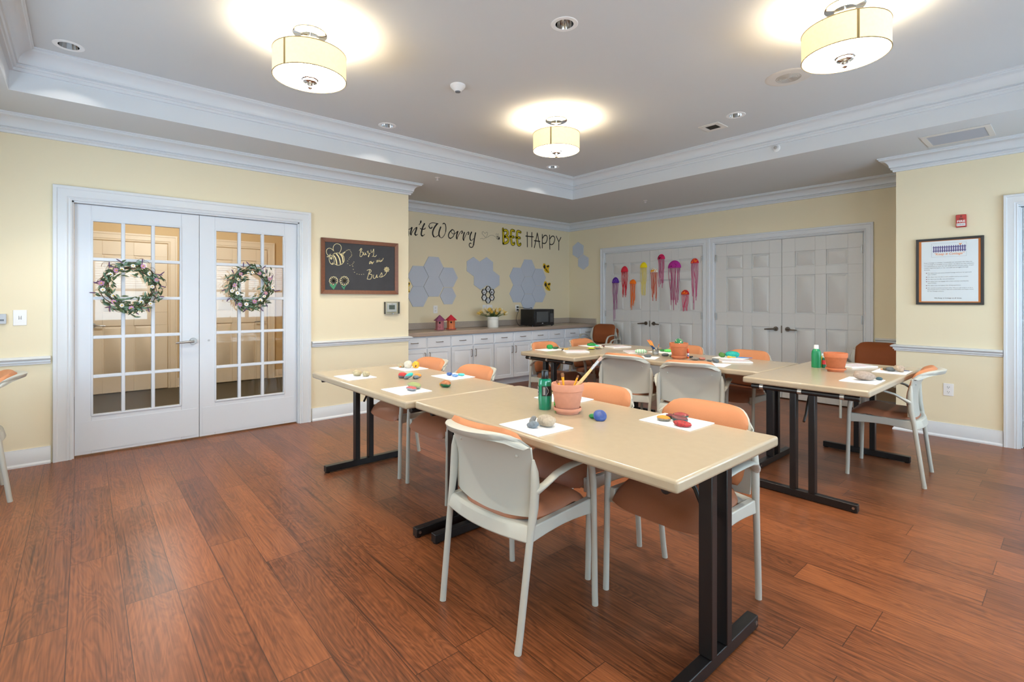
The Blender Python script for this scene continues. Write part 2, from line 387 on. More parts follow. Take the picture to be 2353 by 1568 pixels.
DATA = {'worry': [(0.01, [(4.1406, 2.3164), (4.1616, 2.3198), (4.1976, 2.3471)]), (0.023, [(4.2005, 2.3449), (4.1862, 2.2926), (4.1776, 2.2563), (4.1879, 2.2429)]), (0.01, [(4.189, 2.243), (4.212, 2.2899), (4.2524, 2.3396), (4.2727, 2.3543)]), (0.023, [(4.2802, 2.3525), (4.2639, 2.2997), (4.2495, 2.26), (4.2639, 2.2433)]), (0.01, [(4.2639, 2.2433), (4.2785, 2.2456), (4.2919, 2.257)]), (0.023, [(4.3505, 2.4547), (4.3458, 2.4361)]), (0.01, [(4.3458, 2.4361), (4.3352, 2.417), (4.3182, 2.3993)]), (0.023, [(4.4098, 2.4229), (4.3783, 2.3618), (4.3588, 2.2927), (4.3576, 2.2513), (4.3765, 2.2415)]), (0.01, [(4.3765, 2.2415), (4.3931, 2.2466), (4.4098, 2.2661)]), (0.013, [(4.3387, 2.3467), (4.3694, 2.3377), (4.411, 2.3452), (4.4241, 2.362)]), (0.017, [(4.5406, 2.3851), (4.5254, 2.3679), (4.4981, 2.3706), (4.486, 2.3982)]), (0.01, [(4.486, 2.3982), (4.5011, 2.4311), (4.5437, 2.45), (4.5865, 2.4512), (4.6484, 2.4469)]), (0.023, [(4.6297, 2.444), (4.5835, 2.3866), (4.5547, 2.326), (4.5528, 2.2785), (4.5712, 2.2458)]), (0.01, [(4.5712, 2.2458), (4.605, 2.2434), (4.6515, 2.2764)]), (0.023, [(4.692, 2.3996), (4.667, 2.3362), (4.6608, 2.2878), (4.672, 2.2569)]), (0.01, [(4.672, 2.2569), (4.692, 2.2415), (4.7235, 2.2452), (4.7582, 2.2855), (4.7817, 2.3412)]), (0.016, [(4.7817, 2.3412), (4.7868, 2.4007), (4.7753, 2.4478), (4.7519, 2.4642), (4.7329, 2.4532)]), (0.018, [(4.9026, 2.3819), (4.8573, 2.3426), (4.8328, 2.2919), (4.8431, 2.2523), (4.8734, 2.244)]), (0.013, [(4.8734, 2.244), (4.9188, 2.2775), (4.9404, 2.3283), (4.9319, 2.371), (4.9026, 2.3819)]), (0.01, [(4.8831, 2.3611), (4.8864, 2.3371), (4.9156, 2.318), (4.9548, 2.3268), (4.9877, 2.3543), (5.0042, 2.3639)]), (0.023, [(5.0055, 2.3613), (4.9863, 2.3105), (4.9811, 2.2636), (4.9896, 2.2479)]), (0.01, [(4.9896, 2.2479), (5.0207, 2.3079), (5.0573, 2.3605), (5.084, 2.3778)]), (0.018, [(5.084, 2.3767), (5.0928, 2.3609), (5.0794, 2.3377)]), (0.023, [(5.1291, 2.3559), (5.1123, 2.2992), (5.1075, 2.2547), (5.1176, 2.2362)]), (0.01, [(5.1176, 2.2362), (5.1481, 2.3022), (5.182, 2.355), (5.2093, 2.373)]), (0.018, [(5.2093, 2.3719), (5.2176, 2.3554), (5.2039, 2.3319)]), (0.023, [(5.2699, 2.374), (5.2437, 2.3214), (5.2402, 2.2709), (5.254, 2.2452)]), (0.01, [(5.254, 2.2452), (5.2782, 2.246), (5.3094, 2.2765)]), (0.023, [(5.3499, 2.3698), (5.3338, 2.3066), (5.3199, 2.238), (5.3094, 2.1755)]), (0.015, [(5.3094, 2.1755), (5.292, 2.1434), (5.2609, 2.1318), (5.2313, 2.1448), (5.2244, 2.1777), (5.2437, 2.1998), (5.2609, 2.1932)])], 'bee_out': [(0.048, [(5.9243, 2.4872), (5.929, 2.3663), (5.9318, 2.2486)]), (0.048, [(5.9337, 2.456), (5.9898, 2.4718), (6.0257, 2.4427), (6.0181, 2.4025), (5.9636, 2.362)]), (0.048, [(5.9636, 2.362), (6.0276, 2.3529), (6.0418, 2.3109), (6.0087, 2.2651), (5.9337, 2.2452)]), (0.048, [(6.171, 2.4754), (6.1248, 2.4842), (6.0999, 2.4566), (6.0989, 2.3805), (6.1114, 2.2801), (6.1325, 2.244), (6.1662, 2.2516), (6.173, 2.2688)]), (0.048, [(6.0798, 2.3717), (6.1614, 2.3712)]), (0.048, [(6.3178, 2.4688), (6.2636, 2.4786), (6.2391, 2.4545), (6.2372, 2.3702), (6.2469, 2.2758), (6.2764, 2.2398), (6.3079, 2.2509), (6.3158, 2.2662)]), (0.048, [(6.2147, 2.3683), (6.303, 2.3668)])], 'bee_in': [(0.03, [(5.9243, 2.4872), (5.929, 2.3663), (5.9318, 2.2486)]), (0.03, [(5.9337, 2.456), (5.9898, 2.4718), (6.0257, 2.4427), (6.0181, 2.4025), (5.9636, 2.362)]), (0.03, [(5.9636, 2.362), (6.0276, 2.3529), (6.0418, 2.3109), (6.0087, 2.2651), (5.9337, 2.2452)]), (0.03, [(6.171, 2.4754), (6.1248, 2.4842), (6.0999, 2.4566), (6.0989, 2.3805), (6.1114, 2.2801), (6.1325, 2.244), (6.1662, 2.2516), (6.173, 2.2688)]), (0.03, [(6.0798, 2.3717), (6.1614, 2.3712)]), (0.03, [(6.3178, 2.4688), (6.2636, 2.4786), (6.2391, 2.4545), (6.2372, 2.3702), (6.2469, 2.2758), (6.2764, 2.2398), (6.3079, 2.2509), (6.3158, 2.2662)]), (0.03, [(6.2147, 2.3683), (6.303, 2.3668)])], 'happy': [(0.0185, [(6.473, 2.4827), (6.4781, 2.226)]), (0.0185, [(6.5885, 2.4855), (6.5854, 2.2335)]), (0.0185, [(6.4427, 2.4116), (6.6216, 2.4131)]), (0.0185, [(6.7207, 2.4896), (6.6475, 2.2228)]), (0.0185, [(6.7207, 2.4896), (6.7894, 2.2249)]), (0.0185, [(6.6475, 2.3473), (6.7841, 2.3442)]), (0.0185, [(6.8449, 2.4737), (6.8449, 2.2325)]), (0.0185, [(6.8513, 2.4053), (6.8911, 2.4531), (6.9452, 2.4654), (6.9724, 2.4229), (6.9452, 2.3435), (6.8965, 2.3152), (6.8513, 2.321)]), (0.0185, [(7.0294, 2.478), (7.036, 2.2223)]), (0.0185, [(7.0382, 2.4088), (7.0824, 2.4568), (7.1381, 2.4661), (7.1661, 2.4191), (7.1359, 2.3384), (7.0824, 2.3087), (7.0404, 2.3158)]), (0.0185, [(7.2055, 2.4733), (7.2735, 2.3764)]), (0.0185, [(7.3308, 2.4601), (7.2735, 2.3764)]), (0.0185, [(7.2735, 2.3764), (7.2713, 2.2222)])], 'trail': [(0.0045, [(5.4418, 2.2842), (5.4487, 2.2847)]), (0.0045, [(5.4569, 2.2882), (5.4638, 2.2887)]), (0.0045, [(5.472, 2.2921), (5.479, 2.2927)]), (0.0045, [(5.4865, 2.2903), (5.4934, 2.2909)]), (0.0045, [(5.5009, 2.2885), (5.5079, 2.289)]), (0.0045, [(5.5155, 2.2867), (5.5224, 2.2872)]), (0.0045, [(5.5271, 2.2945), (5.5341, 2.2951)]), (0.0045, [(5.5387, 2.3024), (5.5457, 2.3029)]), (0.0045, [(5.5504, 2.3103), (5.5574, 2.3108)]), (0.0045, [(5.5417, 2.3173), (5.5487, 2.3179)]), (0.0045, [(5.5329, 2.3244), (5.5399, 2.325)]), (0.0045, [(5.5242, 2.3314), (5.5312, 2.332)]), (0.0045, [(5.5155, 2.3385), (5.5224, 2.3391)]), (0.0045, [(5.5067, 2.3455), (5.5137, 2.3461)]), (0.0045, [(5.498, 2.3525), (5.505, 2.3531)]), (0.0045, [(5.4894, 2.3595), (5.4963, 2.3601)]), (0.0045, [(5.4807, 2.3665), (5.4876, 2.3671)]), (0.0045, [(5.4801, 2.3757), (5.487, 2.3763)]), (0.0045, [(5.4795, 2.3848), (5.4865, 2.3854)]), (0.0045, [(5.479, 2.3939), (5.4859, 2.3946)]), (0.0045, [(5.4894, 2.4), (5.4963, 2.4007)]), (0.0045, [(5.4998, 2.4061), (5.5067, 2.4068)]), (0.0045, [(5.5091, 2.3992), (5.5161, 2.3998)]), (0.0045, [(5.5185, 2.3923), (5.5255, 2.3929)]), (0.0045, [(5.5279, 2.3853), (5.5349, 2.386)]), (0.0045, [(5.5373, 2.3784), (5.5443, 2.379)]), (0.0045, [(5.5467, 2.3849), (5.5537, 2.3855)]), (0.0045, [(5.5561, 2.3915), (5.5631, 2.3921)]), (0.0045, [(5.5656, 2.398), (5.5726, 2.3987)]), (0.0045, [(5.575, 2.4046), (5.582, 2.4052)]), (0.0045, [(5.5838, 2.3974), (5.5909, 2.398)]), (0.0045, [(5.5926, 2.3902), (5.5997, 2.3908)]), (0.0045, [(5.5898, 2.3804), (5.5968, 2.381)]), (0.0045, [(5.5869, 2.3706), (5.594, 2.3712)]), (0.0045, [(5.584, 2.3608), (5.5911, 2.3614)]), (0.0045, [(5.5812, 2.351), (5.5882, 2.3516)]), (0.0045, [(5.5739, 2.3408), (5.5809, 2.3414)]), (0.0045, [(5.5667, 2.3307), (5.5737, 2.3312)]), (0.0045, [(5.5594, 2.3205), (5.5664, 2.3211)]), (0.0045, [(5.5592, 2.3089), (5.5662, 2.3095)]), (0.0045, [(5.5724, 2.3153), (5.5794, 2.3159)]), (0.0045, [(5.5856, 2.3217), (5.5926, 2.3223)]), (0.0045, [(5.5988, 2.3281), (5.6059, 2.3287)]), (0.0045, [(5.6088, 2.3342), (5.6158, 2.3348)]), (0.0045, [(5.6187, 2.3402), (5.6258, 2.3408)]), (0.0045, [(5.6287, 2.3463), (5.6358, 2.3469)]), (0.0045, [(5.6387, 2.3524), (5.6458, 2.353)]), (0.0045, [(5.652, 2.3561), (5.6592, 2.3567)]), (0.0045, [(5.6654, 2.3598), (5.6726, 2.3604)]), (0.0045, [(5.6788, 2.3635), (5.686, 2.3641)]), (0.0045, [(5.6923, 2.3614), (5.6995, 2.362)]), (0.0045, [(5.7057, 2.3592), (5.7129, 2.3598)]), (0.0045, [(5.7192, 2.3571), (5.7265, 2.3577)]), (0.0045, [(5.7305, 2.3515), (5.7377, 2.3522)]), (0.0045, [(5.7418, 2.346), (5.749, 2.3466)]), (0.0045, [(5.7531, 2.3404), (5.7604, 2.341)])], 'smallbee': [(5.8118, 2.3281), (5.7772, 2.3747), (5.8063, 2.3828), (5.8411, 2.3319)], 'chalk': {'chalk_bee': [(0.005, [(2.6627, 1.7855), (2.6774, 1.8034), (2.707, 1.8149), (2.7418, 1.8161), (2.7769, 1.7995), (2.7971, 1.7661), (2.7996, 1.7365), (2.7819, 1.706), (2.7518, 1.6874), (2.7169, 1.6833), (2.6897, 1.6967)]), (0.005, [(2.6842, 1.7435), (2.6861, 1.7237), (2.683, 1.7061), (2.6756, 1.6939), (2.6651, 1.689), (2.6534, 1.6924), (2.6425, 1.7033), (2.6342, 1.72), (2.63, 1.7395), (2.6306, 1.7585), (2.6359, 1.7737), (2.6449, 1.7825), (2.6562, 1.7834), (2.6678, 1.7762), (2.6777, 1.7621), (2.6842, 1.7435)]), (0.005, [(2.6946, 1.8166), (2.6749, 1.852), (2.6774, 1.8863), (2.6971, 1.9121), (2.7219, 1.9188), (2.7518, 1.9087), (2.7658, 1.8777), (2.7568, 1.8426), (2.7418, 1.8195)]), (0.005, [(2.6946, 1.8191), (2.6725, 1.8445), (2.6431, 1.8644), (2.6164, 1.8602), (2.6009, 1.8374), (2.6019, 1.8109), (2.6164, 1.7876), (2.6334, 1.7813)]), (0.005, [(2.7618, 1.8085), (2.7819, 1.8196), (2.8133, 1.8388), (2.792, 1.8152), (2.7829, 1.7999), (2.7971, 1.776)]), (0.007, [(2.6358, 1.7863), (2.6421, 1.7988)]), (0.007, [(2.6295, 1.7724), (2.6067, 1.7691)]), (0.006, [(2.6627, 1.7563), (2.6618, 1.7519), (2.6594, 1.7481), (2.6559, 1.7457), (2.6519, 1.745), (2.648, 1.7462), (2.645, 1.749), (2.6433, 1.753), (2.6433, 1.7574), (2.645, 1.7616), (2.648, 1.7647), (2.6519, 1.7663), (2.6559, 1.7661), (2.6594, 1.764), (2.6618, 1.7606), (2.6627, 1.7563)]), (0.006, [(2.6578, 1.7584), (2.6574, 1.7568), (2.6565, 1.7555), (2.6551, 1.7546), (2.6535, 1.7543), (2.6519, 1.7547), (2.6507, 1.7557), (2.65, 1.7572), (2.65, 1.7588), (2.6507, 1.7603), (2.6519, 1.7615), (2.6535, 1.7621), (2.6551, 1.762), (2.6565, 1.7612), (2.6574, 1.76), (2.6578, 1.7584)]), (0.005, [(2.6578, 1.6952), (2.6651, 1.6965), (2.6686, 1.7079)]), (0.013, [(2.6725, 1.7933), (2.6971, 1.7655), (2.7095, 1.727), (2.7144, 1.6905)]), (0.013, [(2.7095, 1.8078), (2.7343, 1.7774), (2.7493, 1.7389), (2.7568, 1.695)]), (0.013, [(2.7443, 1.8148), (2.7693, 1.7892), (2.7819, 1.7554), (2.7844, 1.7209)])], 'chalk_trail': [(0.006, [(2.8199, 1.8492), (2.825, 1.8485)]), (0.006, [(2.8311, 1.8563), (2.8362, 1.8557)]), (0.006, [(2.8464, 1.8623), (2.8515, 1.8617)]), (0.006, [(2.8608, 1.8603), (2.8659, 1.8596)]), (0.006, [(2.87, 1.8439), (2.8752, 1.8433)]), (0.006, [(2.8762, 1.8303), (2.8814, 1.8297)]), (0.006, [(2.8814, 1.8132), (2.8865, 1.8125)]), (0.006, [(2.8814, 1.7982), (2.8865, 1.7975)]), (0.006, [(2.8721, 1.7852), (2.8772, 1.7845)]), (0.006, [(2.8598, 1.7735), (2.8649, 1.7728)]), (0.006, [(2.8505, 1.7566), (2.8556, 1.7559)]), (0.006, [(2.8362, 1.7359), (2.8413, 1.7352)]), (0.006, [(2.8362, 1.7061), (2.8413, 1.7054)]), (0.006, [(2.8608, 1.6874), (2.8659, 1.6866)]), (0.006, [(2.8865, 1.695), (2.8917, 1.6943)]), (0.006, [(2.8969, 1.7115), (2.9021, 1.7108)]), (0.006, [(2.9083, 1.7271), (2.9135, 1.7264)]), (0.006, [(2.8943, 1.6789), (2.8995, 1.6781)]), (0.006, [(2.901, 1.6441), (2.9062, 1.6433)]), (0.006, [(2.915, 1.6111), (2.9203, 1.6103)]), (0.006, [(2.9438, 1.594), (2.949, 1.5932)]), (0.006, [(2.9711, 1.5899), (2.9763, 1.5891)]), (0.006, [(2.9975, 1.5898), (3.0028, 1.5889)]), (0.006, [(3.023, 1.5932), (3.0284, 1.5923)])], 'chalk_word': [(0.005, [(2.9964, 1.8884), (2.9859, 1.8422), (2.9806, 1.7964)]), (0.005, [(2.9727, 1.8591), (2.9964, 1.8884), (3.0044, 1.8738), (2.9859, 1.8447), (3.0124, 1.8464), (3.0177, 1.8239), (2.9964, 1.7922), (2.9806, 1.7974)]), (0.005, [(3.0284, 1.8423), (3.0257, 1.8168), (3.0391, 1.815), (3.0498, 1.8411), (3.0498, 1.8182), (3.0632, 1.8215)]), (0.005, [(3.0659, 1.8549), (3.0821, 1.861), (3.074, 1.8401), (3.0902, 1.8385), (3.0929, 1.8182), (3.0848, 1.7947), (3.0821, 1.8073), (3.1065, 1.8395)]), (0.005, [(3.1147, 1.8785), (3.1174, 1.853), (3.1338, 1.8541), (3.1491, 1.8911), (3.1491, 1.8473), (3.142, 1.8108), (3.1256, 1.7996), (3.1393, 1.8065), (3.1668, 1.8019), (3.1833, 1.821)])], 'chalk_word_': [(0.005, [(3.1174, 1.7452), (3.1011, 1.7393), (3.0946, 1.7159), (3.1092, 1.7243), (3.1185, 1.7427), (3.1185, 1.7222), (3.1311, 1.7356), (3.1365, 1.7204), (3.124, 1.7173)]), (0.005, [(3.1338, 1.7229), (3.1502, 1.7443)]), (0.005, [(3.1833, 1.7356), (3.1972, 1.7674), (3.1916, 1.7412), (3.2083, 1.7472)]), (0.005, [(3.1806, 1.7536), (3.2055, 1.7574)]), (0.005, [(3.2083, 1.7472), (3.2194, 1.7893), (3.21, 1.7447), (3.2211, 1.7608), (3.2278, 1.7456), (3.239, 1.754), (3.2446, 1.7688), (3.2362, 1.7538), (3.2502, 1.7545), (3.27, 1.7895)])], 'chalk_word__': [(0.005, [(3.1011, 1.647), (3.0848, 1.5927), (3.0686, 1.5411)]), (0.005, [(3.0659, 1.638), (3.1038, 1.6507), (3.1174, 1.6297), (3.0929, 1.5981), (3.1256, 1.5914), (3.1201, 1.5579), (3.1065, 1.538), (3.0686, 1.5385)]), (0.005, [(3.1475, 1.5896), (3.142, 1.556), (3.1668, 1.5515), (3.1889, 1.5935), (3.1861, 1.5598), (3.2027, 1.5681)]), (0.005, [(3.2194, 1.566), (3.2474, 1.6189), (3.2531, 1.5826), (3.2418, 1.5666), (3.2278, 1.5688)]), (0.005, [(3.2446, 1.5667), (3.2784, 1.5834), (3.304, 1.6104), (3.3096, 1.6342)])], 'chalk_flower': [(0.0045, [(2.6784, 1.5085), (2.7134, 1.5124), (2.7253, 1.508), (2.723, 1.4952), (2.7102, 1.4945), (2.6784, 1.5085)]), (0.0045, [(2.6784, 1.5085), (2.7095, 1.493), (2.7169, 1.4829), (2.708, 1.4732), (2.6971, 1.4795), (2.6784, 1.5085)]), (0.0045, [(2.6784, 1.5085), (2.6957, 1.4786), (2.6963, 1.466), (2.6837, 1.4625), (2.6781, 1.4737), (2.6784, 1.5085)]), (0.0045, [(2.6784, 1.5085), (2.6764, 1.4737), (2.6701, 1.4627), (2.6578, 1.4665), (2.6592, 1.479), (2.6784, 1.5085)]), (0.0045, [(2.6784, 1.5085), (2.6579, 1.4799), (2.6467, 1.4739), (2.6386, 1.4837), (2.6465, 1.4935), (2.6784, 1.5085)]), (0.0045, [(2.6784, 1.5085), (2.6459, 1.4951), (2.6334, 1.4959), (2.6319, 1.5086), (2.6439, 1.5128), (2.6784, 1.5085)]), (0.0045, [(2.6784, 1.5085), (2.6442, 1.5144), (2.6343, 1.5219), (2.64, 1.5335), (2.6522, 1.5307), (2.6784, 1.5085)]), (0.0045, [(2.6784, 1.5085), (2.6533, 1.5319), (2.6491, 1.5437), (2.6602, 1.5506), (2.6688, 1.5416), (2.6784, 1.5085)]), (0.0045, [(2.6784, 1.5085), (2.6704, 1.5421), (2.6733, 1.5544), (2.6863, 1.5543), (2.6885, 1.542), (2.6784, 1.5085)]), (0.0045, [(2.6784, 1.5085), (2.6901, 1.5415), (2.6993, 1.5505), (2.7101, 1.5435), (2.7051, 1.5317), (2.6784, 1.5085)]), (0.0045, [(2.6784, 1.5085), (2.7062, 1.5305), (2.7187, 1.5332), (2.7238, 1.5214), (2.7132, 1.514), (2.6784, 1.5085)])], 'chalk_flower_': [(0.0045, [(2.7996, 1.5115), (2.837, 1.5195), (2.8504, 1.5162), (2.8494, 1.5023), (2.8356, 1.5002), (2.7996, 1.5115)]), (0.0045, [(2.7996, 1.5115), (2.835, 1.4985), (2.8442, 1.4887), (2.8357, 1.4774), (2.8232, 1.4828), (2.7996, 1.5115)]), (0.0045, [(2.7996, 1.5115), (2.8217, 1.4817), (2.8239, 1.4685), (2.8106, 1.4634), (2.8033, 1.4746), (2.7996, 1.5115)]), (0.0045, [(2.7996, 1.5115), (2.8015, 1.4744), (2.7959, 1.462), (2.7822, 1.4647), (2.7823, 1.4781), (2.7996, 1.5115)]), (0.0045, [(2.7996, 1.5115), (2.7807, 1.4789), (2.7693, 1.4713), (2.7594, 1.4808), (2.7669, 1.4921), (2.7996, 1.5115)]), (0.0045, [(2.7996, 1.5115), (2.766, 1.4936), (2.7524, 1.4932), (2.7494, 1.5065), (2.7618, 1.5122), (2.7996, 1.5115)]), (0.0045, [(2.7996, 1.5115), (2.762, 1.514), (2.7504, 1.5208), (2.7553, 1.5337), (2.7688, 1.5321), (2.7996, 1.5115)]), (0.0045, [(2.7996, 1.5115), (2.7698, 1.5335), (2.764, 1.5455), (2.7752, 1.554), (2.7855, 1.5455), (2.7996, 1.5115)]), (0.0045, [(2.7996, 1.5115), (2.7871, 1.5461), (2.7889, 1.5595), (2.803, 1.5609), (2.8067, 1.5481), (2.7996, 1.5115)]), (0.0045, [(2.7996, 1.5115), (2.8085, 1.5478), (2.8174, 1.5583), (2.8298, 1.5521), (2.8258, 1.5391), (2.7996, 1.5115)]), (0.0045, [(2.7996, 1.5115), (2.8271, 1.5379), (2.8404, 1.5422), (2.8472, 1.5302), (2.8366, 1.5212), (2.7996, 1.5115)])], 'chalk_flower__': [(0.0045, [(3.3125, 1.658), (3.3353, 1.6645), (3.3436, 1.6632), (3.3436, 1.6552), (3.3353, 1.6533), (3.3125, 1.658)]), (0.0045, [(3.3125, 1.658), (3.3329, 1.6479), (3.3376, 1.6415), (3.3314, 1.6356), (3.3243, 1.6397), (3.3125, 1.658)]), (0.0045, [(3.3125, 1.658), (3.3186, 1.6373), (3.3169, 1.6295), (3.3081, 1.6292), (3.3064, 1.6368), (3.3125, 1.658)]), (0.0045, [(3.3125, 1.658), (3.3008, 1.6388), (3.2937, 1.6342), (3.2875, 1.6397), (3.2922, 1.6464), (3.3125, 1.658)]), (0.0045, [(3.3125, 1.658), (3.2898, 1.6515), (3.2816, 1.6527), (3.2816, 1.6607), (3.2898, 1.6627), (3.3125, 1.658)]), (0.0045, [(3.3125, 1.658), (3.2922, 1.668), (3.2875, 1.6743), (3.2937, 1.6802), (3.3008, 1.6762), (3.3125, 1.658)]), (0.0045, [(3.3125, 1.658), (3.3064, 1.6786), (3.3081, 1.6864), (3.3169, 1.6867), (3.3186, 1.6791), (3.3125, 1.658)]), (0.0045, [(3.3125, 1.658), (3.3243, 1.6772), (3.3314, 1.6818), (3.3376, 1.6764), (3.3329, 1.6696), (3.3125, 1.658)])]}, 'chalk_green': [[(2.6798, 1.411), (2.6407, 1.4517), (2.6358, 1.4686), (2.648, 1.4761), (2.6676, 1.4619), (2.6774, 1.4475), (2.6897, 1.4721), (2.702, 1.4822), (2.7109, 1.475), (2.7045, 1.4529)], [(2.7996, 1.41), (2.7718, 1.4442), (2.7653, 1.4638), (2.7819, 1.4542), (2.793, 1.4347), (2.7971, 1.4496), (2.8199, 1.4698), (2.8173, 1.4549), (2.8021, 1.4348)]], 'fence_x': [4.4743, 4.6951], 'fence_z': [1.757, 1.8108], 'bird': [(4.6527, 1.8284), (4.6649, 1.8247), (4.6782, 1.8307), (4.6709, 1.8193), (4.6661, 1.8116), (4.6576, 1.8139)]}
# ------------------------------------------------------------------ room shell
ZS, ZC = 2.718, 3.0          # soffit and tray ceiling heights
YE = 3.608                   # end of the left wall
XH = -0.965                  # alcove wall behind the counter
YB, YJ, XJ = 7.56, 6.766, 4.180
DOOR_Y0, DOOR_Y1, DOOR_H = 0.531, 2.319, 2.112
CL = ((-0.106, 1.712), (1.901, 3.719))     # closet openings on the back wall
TX0, TX1, TY0, TY1 = 0.671, 6.03, 0.222, 5.845

struct(MB().box(-1.1, XR + 0.12, YN - 0.12, YB + 0.9, -0.06, 0.0).build('floor', FLOOR))

b = MB()
b.box(-0.12, 0, YN, DOOR_Y0, 0, 3.1); b.box(-0.12, 0, DOOR_Y1, YE, 0, 3.1); b.box(-0.12, 0, DOOR_Y0, DOOR_Y1, DOOR_H, 3.1)
struct(b.build('wall_left', WALL))
struct(MB().box(XH - 0.12, -0.12, YE - 0.12, YE, 0, 3.1).build('wall_alcove_end', WALL))
struct(MB().box(XH - 0.12, XH, YE, YB + 0.12, 0, 3.1).build('wall_alcove', WALL))
b = MB(); x = XH
for a, c in CL:
    b.box(x, a, YB, YB + 0.12, 0, 3.1); b.box(a, c, YB, YB + 0.12, DOOR_H, 3.1); x = c
b.box(x, XJ + 0.12, YB, YB + 0.12, 0, 3.1)
struct(b.build('wall_back', WALL))
struct(MB().box(XH, XJ + 0.12, YB + 0.5, YB + 0.6, 0, 2.4).build('wall_closet', WALL))
struct(MB().box(XJ, XJ + 0.12, YJ + 0.12, YB, 0, 3.1).build('wall_pier_side', WALL))
RD0, RD1 = 5.04, 5.955      # doorway in the pier wall
b = MB(); b.box(XJ, RD0, YJ, YJ + 0.12, 0, 3.1); b.box(RD1, XR, YJ, YJ + 0.12, 0, 3.1); b.box(RD0, RD1, YJ, YJ + 0.12, DOOR_H + 0.02, 3.1)
struct(b.build('wall_pier', WALL))
b = MB(); y = YN
for a, c in WIN_RIGHT:
    b.box(XR, XR + 0.12, y, a, 0, 3.1); b.box(XR, XR + 0.12, a, c, 0, WZ0); b.box(XR, XR + 0.12, a, c, WZ1, 3.1); y = c
b.box(XR, XR + 0.12, y, YJ + 0.12, 0, 3.1)
struct(b.build('wall_right', WALL))
b = MB(); x = -0.12
for a, c in WIN_NEAR:
    b.box(x, a, YN - 0.12, YN, 0, 3.1); b.box(a, c, YN - 0.12, YN, 0, WZ0); b.box(a, c, YN - 0.12, YN, WZ1, 3.1); x = c
b.box(x, XR + 0.12, YN - 0.12, YN, 0, 3.1)
struct(b.build('wall_near', WALL))

# lower ceiling around the tray, then the tray's upstand and upper ceiling
b = MB()
tx0, tx1, ty0, ty1 = TX0 - 0.004, TX1 + 0.004, TY0 - 0.004, TY1 + 0.004
b.box(XH, tx0, YE, YB, ZS, ZS + 0.05); b.box(0, tx0, YN, YE, ZS, ZS + 0.05)
b.box(tx1, XR, YN, YJ, ZS, ZS + 0.05)
b.box(tx0, tx1, YN, ty0, ZS, ZS + 0.05); b.box(tx0, tx1, ty1, YJ, ZS, ZS + 0.05); b.box(tx0, XJ, YJ, YB, ZS, ZS + 0.05)
struct(b.build('ceiling_lower', CEIL))
b = MB()
b.box(TX0 - 0.004, TX0, TY0 - 0.004, TY1 + 0.004, ZS, ZC + 0.02); b.box(TX1, TX1 + 0.004, TY0 - 0.004, TY1 + 0.004, ZS, ZC + 0.02)
b.box(TX0, TX1, TY0 - 0.004, TY0, ZS, ZC + 0.02); b.box(TX0, TX1, TY1, TY1 + 0.004, ZS, ZC + 0.02)
struct(b.build('trim_9', TRIM))

DL = [(x, y) for x in (0.967, 3.315, 5.66) for y in (0.527, 2.838, 5.135)]     # downlight positions
DLR = 0.056
bm = bmesh.new(); edges = []
def loop(pts):
    vs = [bm.verts.new((p[0], p[1], ZC)) for p in pts]
    for i in range(len(vs)): edges.append(bm.edges.new((vs[i], vs[(i + 1) % len(vs)])))
loop([(TX0, TY0), (TX1, TY0), (TX1, TY1), (TX0, TY1)])
for x, y in DL: loop([(x + DLR * math.cos(2 * PI * k / 28), y + DLR * math.sin(2 * PI * k / 28)) for k in range(28)])
bmesh.ops.triangle_fill(bm, use_beauty=True, use_dissolve=False, edges=edges, normal=(0, 0, -1))
for f in bm.faces:
    if f.normal.z > 0: f.normal_flip()
me = bpy.data.meshes.new('ceiling'); bm.to_mesh(me); bm.free(); me.materials.append(CEIL)
o = bpy.data.objects.new('ceiling', me); C.objects.link(o); struct(o)

# roof slab that keeps daylight out above the ceiling
struct(MB().box(-3.7, XR + 0.12, YN - 0.12, YB + 0.6, 3.3, 3.36).build('ceiling_slab', CEIL))
b = MB(); b.box(-3.7, XR + 0.12, YN - 0.16, YN - 0.12, 3.0, 3.3); b.box(-3.7, XR + 0.12, YB + 0.6, YB + 0.64, 0, 3.3)
b.box(XR + 0.12, XR + 0.16, YN, YB + 0.6, 2.9, 3.3); b.box(XJ + 0.12, XR + 0.12, YJ + 0.7, YJ + 0.74, 0, 3.3); b.box(XR + 0.12, XR + 0.16, YJ, YB + 0.6, 0, 3.3)
struct(b.build('wall_outer', WALL))

# crown moulding profile (depth, height below ceiling)
def crown(z1, H, P):
    p = [(0.0, z1 - H), (0.022, z1 - H), (0.024, z1 - H * 0.87), (0.034, z1 - H * 0.86), (0.041, z1 - H * 0.79), (0.036, z1 - H * 0.71), (0.048, z1 - H * 0.69)]
    for i in range(0, 9):
        t = i / 8 * PI / 2
        p.append((0.048 + (P - 0.062) * (1 - math.cos(t)), z1 - H * 0.69 + (H * 0.69 - 0.026) * math.sin(t)))
    p += [(P - 0.010, z1 - 0.022), (P - 0.010, z1 - 0.014), (P, z1 - 0.010), (P, z1), (0.0, z1)]
    return p
ROOM = [(0, YN), (0, YE), (XH, YE), (XH, YB), (XJ, YB), (XJ, YJ), (XR, YJ), (XR, YN)]
b = MB(); sweep(b, ROOM, crown(ZS, 0.136, 0.13), closed=True, side=-1); struct(b.build('trim_1', TRIM, ang=30))
TRAY = [(TX0, TY0), (TX0, TY1), (TX1, TY1), (TX1, TY0)]
b = MB(); sweep(b, TRAY, crown(ZC, 0.148, 0.13), closed=True, side=-1); struct(b.build('trim_2', TRIM, ang=30))

